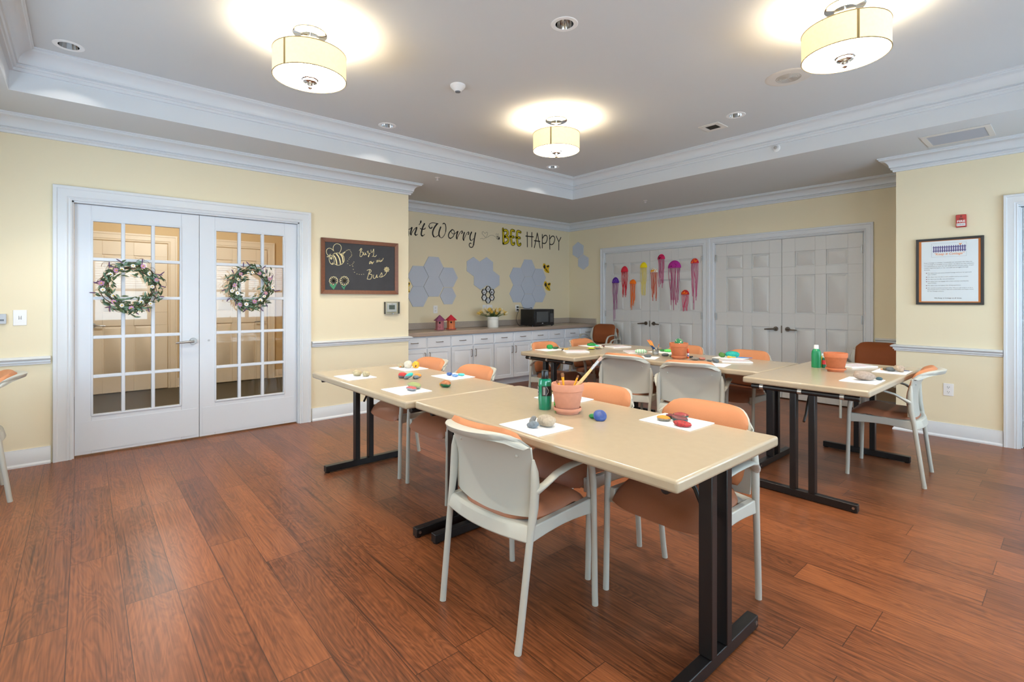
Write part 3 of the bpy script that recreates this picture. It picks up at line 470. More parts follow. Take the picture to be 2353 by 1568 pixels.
# baseboards and chair rail
BASE = [(0, 0), (0.026, 0), (0.026, 0.012), (0.016, 0.026), (0.016, 0.112), (0.009, 0.128), (0.009, 0.136), (0, 0.136)]
RZ = 0.855
RAIL = [(0, RZ - 0.062), (0.012, RZ - 0.062), (0.014, RZ - 0.048), (0.024, RZ - 0.044), (0.022, RZ - 0.030), (0.036, RZ - 0.026), (0.044, RZ - 0.016), (0.030, RZ - 0.004), (0.012, RZ), (0, RZ)]
CW = 0.115
RUNS = {'left': [[(0, YN), (0, DOOR_Y0 - CW - 0.012)], [(0, DOOR_Y1 + CW + 0.012), (0, YE), (-0.27, YE)]],
        'back': [[(-0.285, YB), (CL[0][0] - CW - 0.01, YB)], [(CL[1][1] + CW, YB), (XJ, YB), (XJ, YJ), (RD0 - CW + 0.02, YJ)]],
        'right': [[(RD1 + CW, YJ), (XR, YJ), (XR, YN), (0, YN)]]}
i = 3
for side, runs in RUNS.items():
    for prof, zname in ((BASE, 'baseboard_' + side), (RAIL, None)):
        b = MB()
        for r in runs: 
            if prof is RAIL and side == 'right': continue
            sweep(b, r, prof, side=-1)
        if not b.v: continue
        nm = zname or ('trim_%d' % i)
        if not zname: i += 1
        struct(b.build(nm, TRIM, ang=30))

# door casings: moulded boards around an opening
CAS = [(0, 0.0), (0.018, 0.0), (0.022, 0.010), (0.018, 0.020), (0.026, 0.030), (0.022, 0.045), (0.024, 0.085), (0.030, 0.092), (0.030, 0.112), (0.026, 0.115), (0, 0.115)]
def casing(b, a0, a1, h, fn, prof=CAS):
    """fn(along, up, depth)"""
    rings = []
    for c, sx in ((a0, -1), (a0, -1), (a1, 1), (a1, 1)): pass
    pts = lambda t, d: None
    R0 = [fn(a0 - w, 0, d) for d, w in prof]
    R1 = [fn(a0 - w, h + w, d) for d, w in prof]
    R2 = [fn(a1 + w, h + w, d) for d, w in prof]
    R3 = [fn(a1 + w, 0, d) for d, w in prof]
    b.loft([R0, R1, R2, R3], True, True)
LEFT = lambda a, u, d: (d, a, u)
BACK = lambda a, u, d: (a, YB - d, u)
PIER = lambda a, u, d: (a, YJ - d, u)
b = MB(); casing(b, DOOR_Y0, DOOR_Y1, DOOR_H, LEFT)
b.box(-0.12, 0.0, DOOR_Y0, DOOR_Y0 + 0.012, 0, DOOR_H); b.box(-0.12, 0.0, DOOR_Y1 - 0.012, DOOR_Y1, 0, DOOR_H); b.box(-0.12, 0.0, DOOR_Y0, DOOR_Y1, DOOR_H - 0.012, DOOR_H)
struct(b.build('trim_6', TRIM, ang=30))
b = MB()
CASC = [(d, w * 0.83) for d, w in CAS]
for a, c in CL:
    casing(b, a, c, DOOR_H, BACK, CASC)
    b.box(a, a + 0.008, YB, YB + 0.12, 0, DOOR_H); b.box(c - 0.008, c, YB, YB + 0.12, 0, DOOR_H); b.box(a, c, YB, YB + 0.12, DOOR_H - 0.008, DOOR_H)
struct(b.build('trim_7', TRIM, ang=30))
b = MB(); casing(b, RD0, RD1, DOOR_H + 0.02, PIER, [(d, w * 0.8) for d, w in CAS])
b.box(RD0, RD0 + 0.014, YJ, YJ + 0.12, 0, DOOR_H); b.box(RD1 - 0.014, RD1, YJ, YJ + 0.12, 0, DOOR_H); b.box(RD0, RD1, YJ, YJ + 0.12, DOOR_H + 0.006, DOOR_H + 0.02)
b.box(RD0 + 0.014, RD0 + 0.026, YJ + 0.05, YJ + 0.064, 0, DOOR_H)
struct(b.build('trim_8', TRIM, ang=30))

# ------------------------------------------------------------------ panelled and glazed doors
def raised(b, a0, a1, u0, u1, fn, d0, dg, m=0.028):
    """raised field inside a sunk panel: slopes from the groove dg up to d0"""
    lo = [(a0, u0), (a1, u0), (a1, u1), (a0, u1)]; hi = [(a0 + m, u0 + m), (a1 - m, u0 + m), (a1 - m, u1 - m), (a0 + m, u1 - m)]
    vs = [fn(a, u, dg) for a, u in lo] + [fn(a, u, d0) for a, u in hi]
    b.add(vs, [(4, 5, 6, 7), (0, 1, 5, 4), (1, 2, 6, 5), (2, 3, 7, 6), (3, 0, 4, 7)])
def six_panel(b, a0, a1, h, fn, d0, d1, z0=0.012, cols=None):
    """leaf from depth d0 (back) to d1 (face)"""
    w = a1 - a0
    cx = cols or [(0.170 * w / 0.905, 0.396 * w / 0.905), (0.514 * w / 0.905, 0.740 * w / 0.905)]
    rows = [(0.245, 0.935), (1.12, 1.62), (1.727, 1.925)]
    xs = [0] + [v for p in cx for v in p] + [w]; zs = [z0] + [v for p in rows for v in p] + [h]
    for i in range(len(xs) - 1):
        for j in range(len(zs) - 1):
            A0, A1, U0, U1 = a0 + xs[i], a0 + xs[i + 1], zs[j], zs[j + 1]
            if i % 2 == 1 and j % 2 == 1:
                g = d1 - 0.016
                b.hexa([fn(A0, U0, d0), fn(A1, U0, d0), fn(A1, U1, d0), fn(A0, U1, d0)], [fn(A0, U0, g), fn(A1, U0, g), fn(A1, U1, g), fn(A0, U1, g)])
                raised(b, A0 + 0.012, A1 - 0.012, U0 + 0.012, U1 - 0.012, fn, d1 - 0.001, g, 0.020)
            else:
                b.hexa([fn(A0, U0, d0), fn(A1, U0, d0), fn(A1, U1, d0), fn(A0, U1, d0)], [fn(A0, U0, d1), fn(A1, U0, d1), fn(A1, U1, d1), fn(A0, U1, d1)])
def lever(parent, fn, a, u, d, direction, m=BRONZE, L=0.125):
    b = MB()
    p = lambda da, du, dd: fn(a + da, u + du, d + dd)
    b.cyl(p(0, 0, 0), p(0, 0, 0.012), 0.031, 0.028, 20); b.cyl(p(0, 0, 0.012), p(0, 0, 0.05), 0.013, 0.011, 12)
    s = direction
    b.tube([p(0, 0, 0.05), p(s * 0.02, 0, 0.056), p(s * L * 0.6, -0.004, 0.055), p(s * L, -0.008, 0.050)], [0.011, 0.0115, 0.010, 0.008], 10)
    return b.build('handle', m, parent)
def hinge(parent, fn, a, u, d, m=STEEL):
    b = MB(); b.cyl(fn(a, u - 0.05, d + 0.004), fn(a, u + 0.05, d + 0.004), 0.0075, n=10)
    b.hexa([fn(a - 0.011, u - 0.05, d - 0.001), fn(a + 0.011, u - 0.05, d - 0.001), fn(a + 0.011, u + 0.05, d - 0.001), fn(a - 0.011, u + 0.05, d - 0.001)],
           [fn(a - 0.011, u - 0.05, d + 0.002), fn(a + 0.011, u - 0.05, d + 0.002), fn(a + 0.011, u + 0.05, d + 0.002), fn(a - 0.011, u + 0.05, d + 0.002)])
    return b.build('hinge', m, parent)

# french doors in the left wall
def french(n, a0, a1, g0, g1, lever_at):
    gz0, gz1 = 0.325, 1.973; X0, X1 = -0.080, -0.036
    b = MB()
    b.box(X0, X1, a0, g0, 0.012, DOOR_H - 0.016); b.box(X0, X1, g1, a1, 0.012, DOOR_H - 0.016)
    b.box(X0, X1, g0, g1, 0.012, gz0); b.box(X0, X1, g0, g1, gz1, DOOR_H - 0.016)
    o = struct(b.build('door_%d' % n, DOORW, bevel=0.002))
    mu = MB(); w = (g1 - g0); h = gz1 - gz0
    for i in (1, 2): mu.box(X0 + 0.006, X1 + 0.004, g0 + w * i / 3 - 0.0135, g0 + w * i / 3 + 0.0135, gz0, gz1)
    for j in range(1, 5): mu.box(X0 + 0.006, X1 + 0.0035, g0, g1, gz0 + h * j / 5 - 0.0135, gz0 + h * j / 5 + 0.0135)
    for (y0, y1, z0, z1) in ((g0 - 0.004, g0 + 0.012, gz0, gz1), (g1 - 0.012, g1 + 0.004, gz0, gz1), (g0, g1, gz0 - 0.004, gz0 + 0.012), (g0, g1, gz1 - 0.012, gz1 + 0.004)):
        mu.box(X0 + 0.006, X1 + 0.006, y0, y1, z0, z1)
    mu.build('muntin_grid', DOORW, o, bevel=0.004)
    MB().box(-0.060, -0.056, g0, g1, gz0, gz1).build('pane', GLASS, o)
    kp = MB(); kp.box(X1 - 0.001, X1 + 0.0025, a0 + 0.02, a1 - 0.02, 0.035, 0.285); kp.build('kick_plate', DOORW, o)
    if lever_at:
        lever(o, LEFT, lever_at, 0.915, X1, -1, STEEL, 0.14)
    else:
        k = MB(); k.cyl((X1, a0 + 0.075, 0.915), (X1 + 0.004, a0 + 0.075, 0.915), 0.009); k.build('key_plug', STEEL, o)
    return o
french(1, 0.5455, 1.4235, 0.652, 1.283, 1.376)
french(2, 1.4275, 2.3055, 1.553, 2.184, None)

# closet doors in the back wall
n = 3
for a, c in CL:
    m = (a + c) / 2
    for (x0, x1, hx, hy) in ((a + 0.010, m - 0.002, -1, a + 0.015), (m + 0.002, c - 0.010, 1, c - 0.015)):
        b = MB(); six_panel(b, x0, x1, DOOR_H - 0.012, BACK, -0.030, 0.006, cols=[(0.160, 0.392), (0.513, 0.745)] if hx < 0 else [(0.160, 0.392), (0.513, 0.745)])
        o = struct(b.build('door_%d' % n, CLOSET, bevel=0.0025))
        lever(o, BACK, m + hx * 0.073, 0.914, 0.006, hx)
        for z in (0.25, 1.06, 1.90): hinge(o, BACK, hy, z, 0.010)
        if hx > 0:
            MB().box(m - 0.006, m + 0.006, YB - 0.014, YB - 0.004, 0.862, 0.958).build('latch_plate', BRONZE, o)
        n += 1
# closed door in the pier doorway at the right edge
b = MB(); six_panel(b, RD0 + 0.02, RD1 - 0.02, DOOR_H, lambda a, u, d: (a, YJ + 0.09 - d, u), 0.0, 0.04)
struct(b.build('door_7', TRIM, bevel=0.0025))

# windows with blinds (two mirrored in the door glass; far right one added for light)
SLAT = mat('white_blind_slat', (240, 242, 245), 0.5)
wn = 1
def window(fn, a, c):
    global wn
    b = MB()
    def bx(a0, a1, u0, u1, d0, d1):
        b.hexa([fn(a0, u0, d0), fn(a1, u0, d0), fn(a1, u1, d0), fn(a0, u1, d0)], [fn(a0, u0, d1), fn(a1, u0, d1), fn(a1, u1, d1), fn(a0, u1, d1)])
    for (a0, a1, u0, u1) in ((a, a + 0.05, WZ0, WZ1), (c - 0.05, c, WZ0, WZ1), (a, c, WZ0, WZ0 + 0.05), (a, c, WZ1 - 0.05, WZ1), ((a + c) / 2 - 0.035, (a + c) / 2 + 0.035, WZ0, WZ1), (a, c, 1.47, 1.51)):
        bx(a0, a1, u0, u1, -0.09, -0.05)
    for (a0, a1, u0, u1) in ((a - 0.09, a, WZ0 - 0.09, WZ1 + 0.09), (c, c + 0.09, WZ0 - 0.09, WZ1 + 0.09), (a, c, WZ1, WZ1 + 0.09), (a - 0.12, c + 0.12, WZ0 - 0.10, WZ0)):
        bx(a0, a1, u0, u1, 0.0, 0.022)
    o = struct(b.build('window_%d' % wn, TRIM))
    b = MB()
    for k in range(13):
        z = WZ1 - 0.04 - k * 0.046
        b.hexa([fn(a + 0.02, z, -0.045), fn(c - 0.02, z, -0.045), fn(c - 0.02, z - 0.010, -0.004), fn(a + 0.02, z - 0.010, -0.004)],
               [fn(a + 0.02, z + 0.002, -0.045), fn(c - 0.02, z + 0.002, -0.045), fn(c - 0.02, z - 0.008, -0.004), fn(a + 0.02, z - 0.008, -0.004)])
    b.build('blind', SLAT, o)
    wn += 1
for a, c in WIN_RIGHT: window(lambda t, u, d: (XR - d, t, u), a, c)
for a, c in WIN_NEAR: window(lambda t, u, d: (t, YN + d, u), a, c)

# ------------------------------------------------------------------ hall behind the french doors
HX = -3.42
GOLD = mat('gold_hall_paint', (202, 174, 130), 0.6, spec=0.3)
GOLD2 = mat('deep_gold_hall_paint', (216, 164, 66), 0.6, spec=0.3)
CARPET = mat('olive_carpet_tile', (78, 70, 54), 0.9, spec=0.2, var=(90, 0.25))
TAN = mat('beige_hall_door_paint', (222, 206, 182), 0.45)
struct(MB().box(HX - 0.1, -0.12, YN - 0.12, 3.6, -0.06, -0.003).build('floor_hall', CARPET))
struct(MB().box(HX - 0.1, HX, YN - 0.12, 3.6, 0, 2.8).build('wall_hall_far', GOLD))
struct(MB().box(HX, -0.12, 3.49, 3.6, 0, 2.8).build('wall_hall_end', GOLD2))
struct(MB().box(HX, -0.12, YN - 0.12, YN, 0, 2.8).build('wall_hall_near', GOLD))
struct(MB().box(HX - 0.1, -0.12, YN - 0.12, 3.6, 2.72, 2.8).build('ceiling_hall', CEIL))
HF = lambda a, u, d: (HX + d, a, u)
for k, (a, c) in enumerate(((-0.29, 0.615), (0.628, 1.533), (1.985, 2.885))):
    b = MB(); six_panel(b, a, c, DOOR_H, HF, 0.004, 0.04); o = struct(b.build('door_%d' % (8 + k), TAN, bevel=0.003))
    lever(o, HF, a + 0.075 if k == 1 else c - 0.075, 0.95, 0.04, 1 if k == 1 else -1, STEEL)
b = MB(); casing(b, -0.30, 1.543, DOOR_H + 0.012, HF); casing(b, 1.975, 2.895, DOOR_H + 0.012, HF)
struct(b.build('trim_10', TAN, ang=30))
b = MB(); sweep(b, [(HX, 1.66), (HX, 1.86)], BASE, side=-1); sweep(b, [(HX, 3.01), (HX, 3.49), (-0.12, 3.49)], BASE, side=-1)
struct(b.build('baseboard_hall', TAN, ang=30))
l = bpy.data.lights.new('hall_ceiling_lamp', 'POINT'); l.energy = HALL_POWER; l.color = (1.0, 0.97, 0.93); l.shadow_soft_size = 0.12
o = bpy.data.objects.new('hall_ceiling_lamp', l); C.objects.link(o); o.location = (-1.7, 1.5, 2.5)
# framed notice on the hall's far wall
t = thing('framed_notice', 'small framed paper notice on the gold hall wall seen through the right glass door', 'picture', (HX, 3.235, 1.52))
b = MB(); b.box(0, 0.012, -0.09, 0.09, -0.10, 0.10); b.build('frame', INK, t); MB().box(0.012, 0.014, -0.075, 0.075, -0.085, 0.085).build('sheet', CANVAS, t)
# ------------------------------------------------------------------ ceiling fittings
GLOWCLOTH = mat('lit_linen_shade', (250, 234, 196), 0.8, emit=(255, 224, 164), estr=SHADE_GLOW, var=(60, 0.05))
GLOWGLASS = mat('lit_opal_diffuser', (255, 246, 228), 0.5, emit=(255, 240, 216), estr=DIFFUSER_GLOW)
SEAM = mat('linen_seam', (150, 128, 84), 0.8)
def make_lamp():
    t = thing('drum_lamp', '', 'ceiling lamp', group='drum ceiling lamps')
    r, z0, z1 = 0.218, -0.293, -0.135
    MB().lathe([(0.001, 0), (0.088, 0), (0.100, -0.004), (0.103, -0.011), (0.096, -0.016), (0.058, -0.017), (0.054, -0.020), (0.040, -0.016), (0.001, -0.016)], n=40).build('canopy', CHROME, t)
    b = MB(); b.cyl((0, 0, -0.016), (0, 0, -0.27), 0.006, n=10)
    b.ball((0, 0, -0.045), 0.014); b.ball((0, 0, -0.085), (0.012, 0.012, 0.016)); b.lathe([(0.006, -0.062), (0.017, -0.066), (0.006, -0.070)], n=20)
    b.build('stem', CHROME, t)
    b = MB(); b.tube([(0.030 * math.cos(a), 0, -0.118 + 0.017 * math.sin(a)) for a in [2 * PI * k / 16 for k in range(17)]], 0.0035, 8); b.build('loop', CHROME, t)
    b = MB()
    b.lathe([(r, z0), (r, z1), (r - 0.004, z1), (r - 0.004, z0), (r, z0)], n=64)
    b.build('shade', GLOWCLOTH, t)
    b = MB(); b.box(-0.006, 0.006, -r - 0.0012, -r + 0.001, z0, z1); s = b.build('seam', SEAM, t); s.rotation_euler = (0, 0, R(31))
    b = MB()
    for z in (z0 + 0.001, z1 - 0.001): b.tube([(r * math.cos(2 * PI * k / 48), r * math.sin(2 * PI * k / 48), z) for k in range(49)], 0.0028, 6)
    b.build('shade_ring', SEAM, t)
    MB().lathe([(0.001, z0 + 0.004), (0.10, z0 + 0.004), (r - 0.005, z0 + 0.010), (r - 0.005, z0 + 0.014), (0.001, z0 + 0.010)], n=48).build('diffuser', GLOWGLASS, t)
    MB().lathe([(0.001, z0 + 0.006), (0.052, z0 + 0.004), (0.052, z0 - 0.006), (0.043, z0 - 0.010), (0.043, z0 - 0.022), (0.036, z0 - 0.026), (0.020, z0 - 0.030), (0.018, z0 - 0.038), (0.008, z0 - 0.042), (0.0145, z0 - 0.050), (0.0145, z0 - 0.058), (0.006, z0 - 0.066), (0.001, z0 - 0.067)], n=32).build('finial', CHROME, t)
    b = MB()
    for a in (0.3, 0.3 + 2 * PI / 3, 0.3 + 4 * PI / 3):
        b.tube([(0, 0, z1 - 0.006), (r * math.cos(a), r * math.sin(a), z1 - 0.006)], 0.0022, 6)
    b.build('spider', CHROME, t)
    return t
LAMPS = [((2.185, 1.69), 'drum ceiling lamp nearest the glass french doors'), ((2.150, 3.975), 'drum ceiling lamp hung in front of the bee lettering wall'),
         ((4.505, 3.925), 'drum ceiling lamp beside the round ceiling speaker'), ((4.505, 1.66), 'drum ceiling lamp near the camera above the nearest table')]
proto = make_lamp()
for i, ((x, y), lab) in enumerate(LAMPS):
    t = proto if i == 0 else copy_tree(proto)
    t.location = (x, y, ZC); t['label'] = lab
    l = bpy.data.lights.new('lamp_bulb', 'POINT'); l.energy = LAMP_POWER; l.color = (1.0, 0.80, 0.53); l.shadow_soft_size = 0.05
    o = bpy.data.objects.new('lamp_bulb', l); C.objects.link(o); o.location = (x + 0.06, y - 0.05, ZC - 0.20)

def make_downlight():
    t = thing('recessed_downlight', '', 'downlight', group='recessed ceiling downlights')
    MB().lathe([(DLR - 0.001, 0.001), (DLR, -0.003), (0.080, -0.004), (0.084, -0.001), (0.084, 0.001)], n=40).build('trim_ring', WHITEP, t)
    MB().lathe([(DLR - 0.001, -0.002), (0.052, 0.020), (0.044, 0.055), (0.030, 0.095), (0.001, 0.098)], n=36).build('reflector', CHROME, t)
    return t
proto = make_downlight()
names = {0: 'downlight in the tray corner above the wall switch', 1: 'downlight beside the tray moulding near the blackboard', 2: 'downlight in the far tray corner behind the small drum lamp',
         4: 'downlight in the middle of the tray ceiling', 5: 'downlight next to the square ceiling vent'}
for i, (x, y) in enumerate(DL):
    t = proto if i == 0 else copy_tree(proto)
    t.location = (x, y, ZC); t['label'] = names.get(i, 'recessed downlight of the tray ceiling outside the picture')
    l = bpy.data.lights.new('downlight_beam', 'SPOT'); l.energy = SPOT_POWER; l.color = (1.0, 0.90, 0.78); l.spot_size = R(104); l.spot_blend = 0.12; l.shadow_soft_size = 0.022
    o = bpy.data.objects.new('downlight_beam', l); C.objects.link(o); o.location = (x, y, ZC + 0.022)
    l = bpy.data.lights.new('downlight_main_beam', 'SPOT'); l.energy = BEAM_POWER; l.color = (1.0, 0.92, 0.82); l.spot_size = R(84); l.spot_blend = 0.45; l.shadow_soft_size = 0.022
    o = bpy.data.objects.new('downlight_main_beam', l); C.objects.link(o); o.location = (x, y, ZC + 0.020)

t = thing('motion_sensor', 'small white dome sensor on the tray ceiling between two drum lamps', 'sensor', (2.166, 2.84, ZC))
MB().lathe([(0.06, 0.001), (0.06, -0.012), (0.052, -0.022), (0.030, -0.043), (0.024, -0.050), (0.001, -0.050)], n=32).build('housing', WHITEP, t)
MB().lathe([(0.023, -0.049), (0.020, -0.056), (0.001, -0.058)], n=24).build('lens', mat('smoky_lens', (110, 112, 118), 0.3), t)
t = thing('ceiling_speaker', 'round perforated ceiling speaker partly behind the right drum lamp', 'speaker', (3.935, 4.665, ZC))
MB().lathe([(0.001, -0.006), (0.135, -0.006), (0.150, -0.005), (0.160, -0.001), (0.160, 0.001)], n=48).build('plate', mat('speaker_plate', (214, 210, 204), 0.5), t)
b = MB()
for k in range(1, 9): b.tube([(0.0105 * k * math.cos(2 * PI * q / 36), 0.0105 * k * math.sin(2 * PI * q / 36), -0.0065) for q in range(37)], 0.0022, 5)
b.build('grille', mat('speaker_grille', (176, 171, 164), 0.6), t)
t = thing('ceiling_vent', 'square white ceiling vent with a dark grille beside a downlight', 'vent', (3.03, 5.268, ZC))
b = MB()
for (x0, x1, y0, y1) in ((-0.102, 0.102, -0.102, -0.055), (-0.102, 0.102, 0.055, 0.102), (-0.102, -0.055, -0.055, 0.055), (0.055, 0.102, -0.055, 0.055)): b.box(x0, x1, y0, y1, -0.008, 0)
b.build('frame', mat('vent_paint', (222, 218, 212), 0.5), t, bevel=0.002)
MB().box(-0.055, 0.055, -0.055, 0.055, -0.001, 0).build('duct', mat('dark_duct', (28, 25, 20), 0.9), t)
b = MB()
for k in range(8): b.box(-0.055, 0.055, -0.052 + k * 0.0145, -0.049 + k * 0.0145, -0.007, -0.001)
b.build('grille', mat('vent_slats', (62, 55, 46), 0.6), t)
t = thing('return_air_grille', 'long rectangular air return grille on the lower ceiling above the pier wall', 'vent', (4.697, 6.315, ZS))
b = MB()
for (x0, x1, y0, y1) in ((-0.225, 0.225, -0.205, -0.165), (-0.225, 0.225, 0.165, 0.205), (-0.225, -0.185, -0.165, 0.165), (0.185, 0.225, -0.165, 0.165)): b.box(x0, x1, y0, y1, -0.008, 0)
b.build('frame', mat('grille_frame', (214, 210, 204), 0.5), t, bevel=0.002)
b = MB(); b.box(-0.185, 0.185, -0.165, 0.165, -0.003, 0)
for k in range(22): b.box(-0.185, 0.185, -0.160 + k * 0.015, -0.156 + k * 0.015, -0.007, -0.003)
b.build('filter', mat('grille_slats', (186, 188, 194), 0.6), t)
def sprinkler(x, y, lab):
    t = thing('fire_sprinkler', lab, 'sprinkler', (x, y, ZS), group='ceiling sprinklers')
    MB().lathe([(0.001, -0.001), (0.028, -0.002), (0.030, 0.0), (0.030, 0.001)], n=24).build('escutcheon', WHITEP, t)
    b = MB(); b.cyl((-0.008, 0, -0.002), (-0.007, 0, -0.030), 0.0028, n=8); b.cyl((0.008, 0, -0.002), (0.007, 0, -0.030), 0.0028, n=8); b.lathe([(0.001, -0.031), (0.014, -0.030), (0.014, -0.033), (0.001, -0.036)], n=16); b.build('head', WHITEP, t)
    MB().cyl((0, 0, -0.004), (0, 0, -0.024), 0.0025, n=8).build('bulb', mat('red_glass_bulb', (150, 30, 25), 0.2), t)
sprinkler(0.509, 3.70, 'ceiling sprinkler near the end of the left wall moulding')
sprinkler(1.316, 6.668, 'ceiling sprinkler above the closet doors with paper jellyfish')
t = thing('sidewall_sprinkler', 'round sidewall sprinkler in the white tray upstand', 'sprinkler', (3.399, TY1, 2.819))
MB().lathe([(0.001, 0.010), (0.024, 0.008), (0.036, 0.002), (0.037, 0.0)], n=28).build('escutcheon', WHITEP, t, rot=(R(90), 0, 0))
b = MB(); b.lathe([(0.001, 0.034), (0.016, 0.033), (0.016, 0.029), (0.006, 0.027), (0.006, 0.010)], n=20); b.build('head', CHROME, t, rot=(R(90), 0, 0))

# ------------------------------------------------------------------ tables
CLIP = mat('zinc_clip', (190, 188, 182), 0.35, 0.9)
def table(label, cx, cyy, L, W, rot, H=0.76, inset=0.055, ro=0.022):
    t = thing('folding_table', label, 'table', (cx, cyy, 0), rot, group='tan folding tables')
    b = MB(); b.box(-L / 2, L / 2, -W / 2, W / 2, H - 0.042, H); b.build('tabletop', TABLE, t, bevel=0.011, seg=3)
    for s in (-1, 1):
        f = MB(); xe = s * (L / 2 - inset)
        f.box(xe - 0.022, xe + 0.022, -0.305, 0.305, 0.006, 0.052)
        for q in (-1, 1): f.box(xe - 0.025, xe + 0.025, q * 0.056 - 0.019, q * 0.056 + 0.019, 0.052, H - 0.055)
        f.tube([(xe + s * ro, -W / 2 + 0.055, H - 0.060), (xe + s * ro, W / 2 - 0.055, H - 0.060)], 0.0165, 14)
        fr = f.build('leg_frame', BLACK, t, bevel=0.003)
        fo = MB()
        for q in (-1, 1): fo.cyl((xe, q * 0.285, 0.0), (xe, q * 0.285, 0.008), 0.018, n=14)
        fo.build('glide', BLACKP, fr)
        bo = MB()
        for q in (-1, 1): bo.cyl((xe + s * 0.022, q * 0.285, 0.030), (xe + s * 0.025, q * 0.285, 0.030), 0.008, n=12)
        bo.build('bolt', STEEL, fr)
        for q in (-0.24, 0.0, 0.24):
            k = MB(); k.tube([(xe + s * ro, q, H - 0.060), (xe + s * ro, q + 0.024, H - 0.060)], 0.0185, 12); k.box(xe + s * ro - 0.012, xe + s * ro + 0.012, q, q + 0.024, H - 0.046, H - 0.042)
            k.build('clip', CLIP, fr)
        br = MB(); xi = xe - s * 0.022
        br.tube([(xi + s * 0.012, 0.0, 0.500), (xi - s * 0.03, 0.0, 0.545), (xi - s * 0.055, 0.0, 0.600), (xi - s * 0.10, 0.0, 0.650), (xi - s * 0.19, 0.0, H - 0.048)], [0.008, 0.008, 0.009, 0.013, 0.013], 10)
        br.build('folding_brace', BLACK, fr)
    return t
table('tan folding table nearest the camera with terracotta brush pot', (3.062 + 4.612) / 2, 2.316, 1.550, 0.752, 0, inset=0.072, ro=-0.006)
table('tan folding table nearest the french doors with five rock groups', (1.632 + 3.055) / 2, 2.276, 1.423, 0.770, 0, inset=0.045, ro=-0.006)
table('tan folding table by the pier wall with an empty terracotta pot', 4.205, 4.868, 1.50, 0.750, R(90), inset=0.048)
table('tan folding table joining the two far tables crosswise', (2.303 + 3.825) / 2, 4.812, 1.518, 0.800, 0)
table('tan folding table in front of the white cabinets', 1.925, 4.80, 1.48, 0.750, R(90))

# ------------------------------------------------------------------ chairs
def ease(a, b_, x):
    t = min(1, max(0, (x - a) / (b_ - a))); return t * t * (3 - 2 * t)
BACK_CURVE = [(0.478, -0.168), (0.53, -0.160), (0.58, -0.157), (0.63, -0.160), (0.68, -0.171), (0.72, -0.187), (0.752, -0.206), (0.776, -0.229), (0.792, -0.256), (0.800, -0.282), (0.801, -0.304), (0.796, -0.318)]
HALF = [0.232, 0.235, 0.236, 0.236, 0.236, 0.236, 0.236, 0.235, 0.233, 0.229, 0.222, 0.212]
def back_pt(u, v, off=0.0):
    """u across -1..1, v 0..1 up the backrest, off forward of the shell"""
    n = len(BACK_CURVE) - 1; k = min(n - 1, int(v * n)); f = v * n - k
    z = BACK_CURVE[k][0] * (1 - f) + BACK_CURVE[k + 1][0] * f
    y = BACK_CURVE[k][1] * (1 - f) + BACK_CURVE[k + 1][1] * f
    w = HALF[k] * (1 - f) + HALF[k + 1] * f
    base = -0.160 - max(0.0, z - 0.63) * 0.26
    y = base + (y - base) * (1 - abs(u) ** 3.2)
    wrap = 0.026 + 0.020 * ease(0.3, 0.8, v)
    dz = BACK_CURVE[k + 1][0] - BACK_CURVE[k][0]; dy = (BACK_CURVE[k + 1][1] - BACK_CURVE[k][1]) * (1 - abs(u) ** 3.2); L = math.hypot(dz, dy) or 1
    z -= 0.020 * (1 - u * u) * (1 - ease(0.0, 0.35, v))
    z -= 0.062 * abs(u) ** 6 * ease(0.30, 0.95, v)
    return (u * w, y + wrap * u * u - 0.004 + off * dz / L, z - off * dy / L)
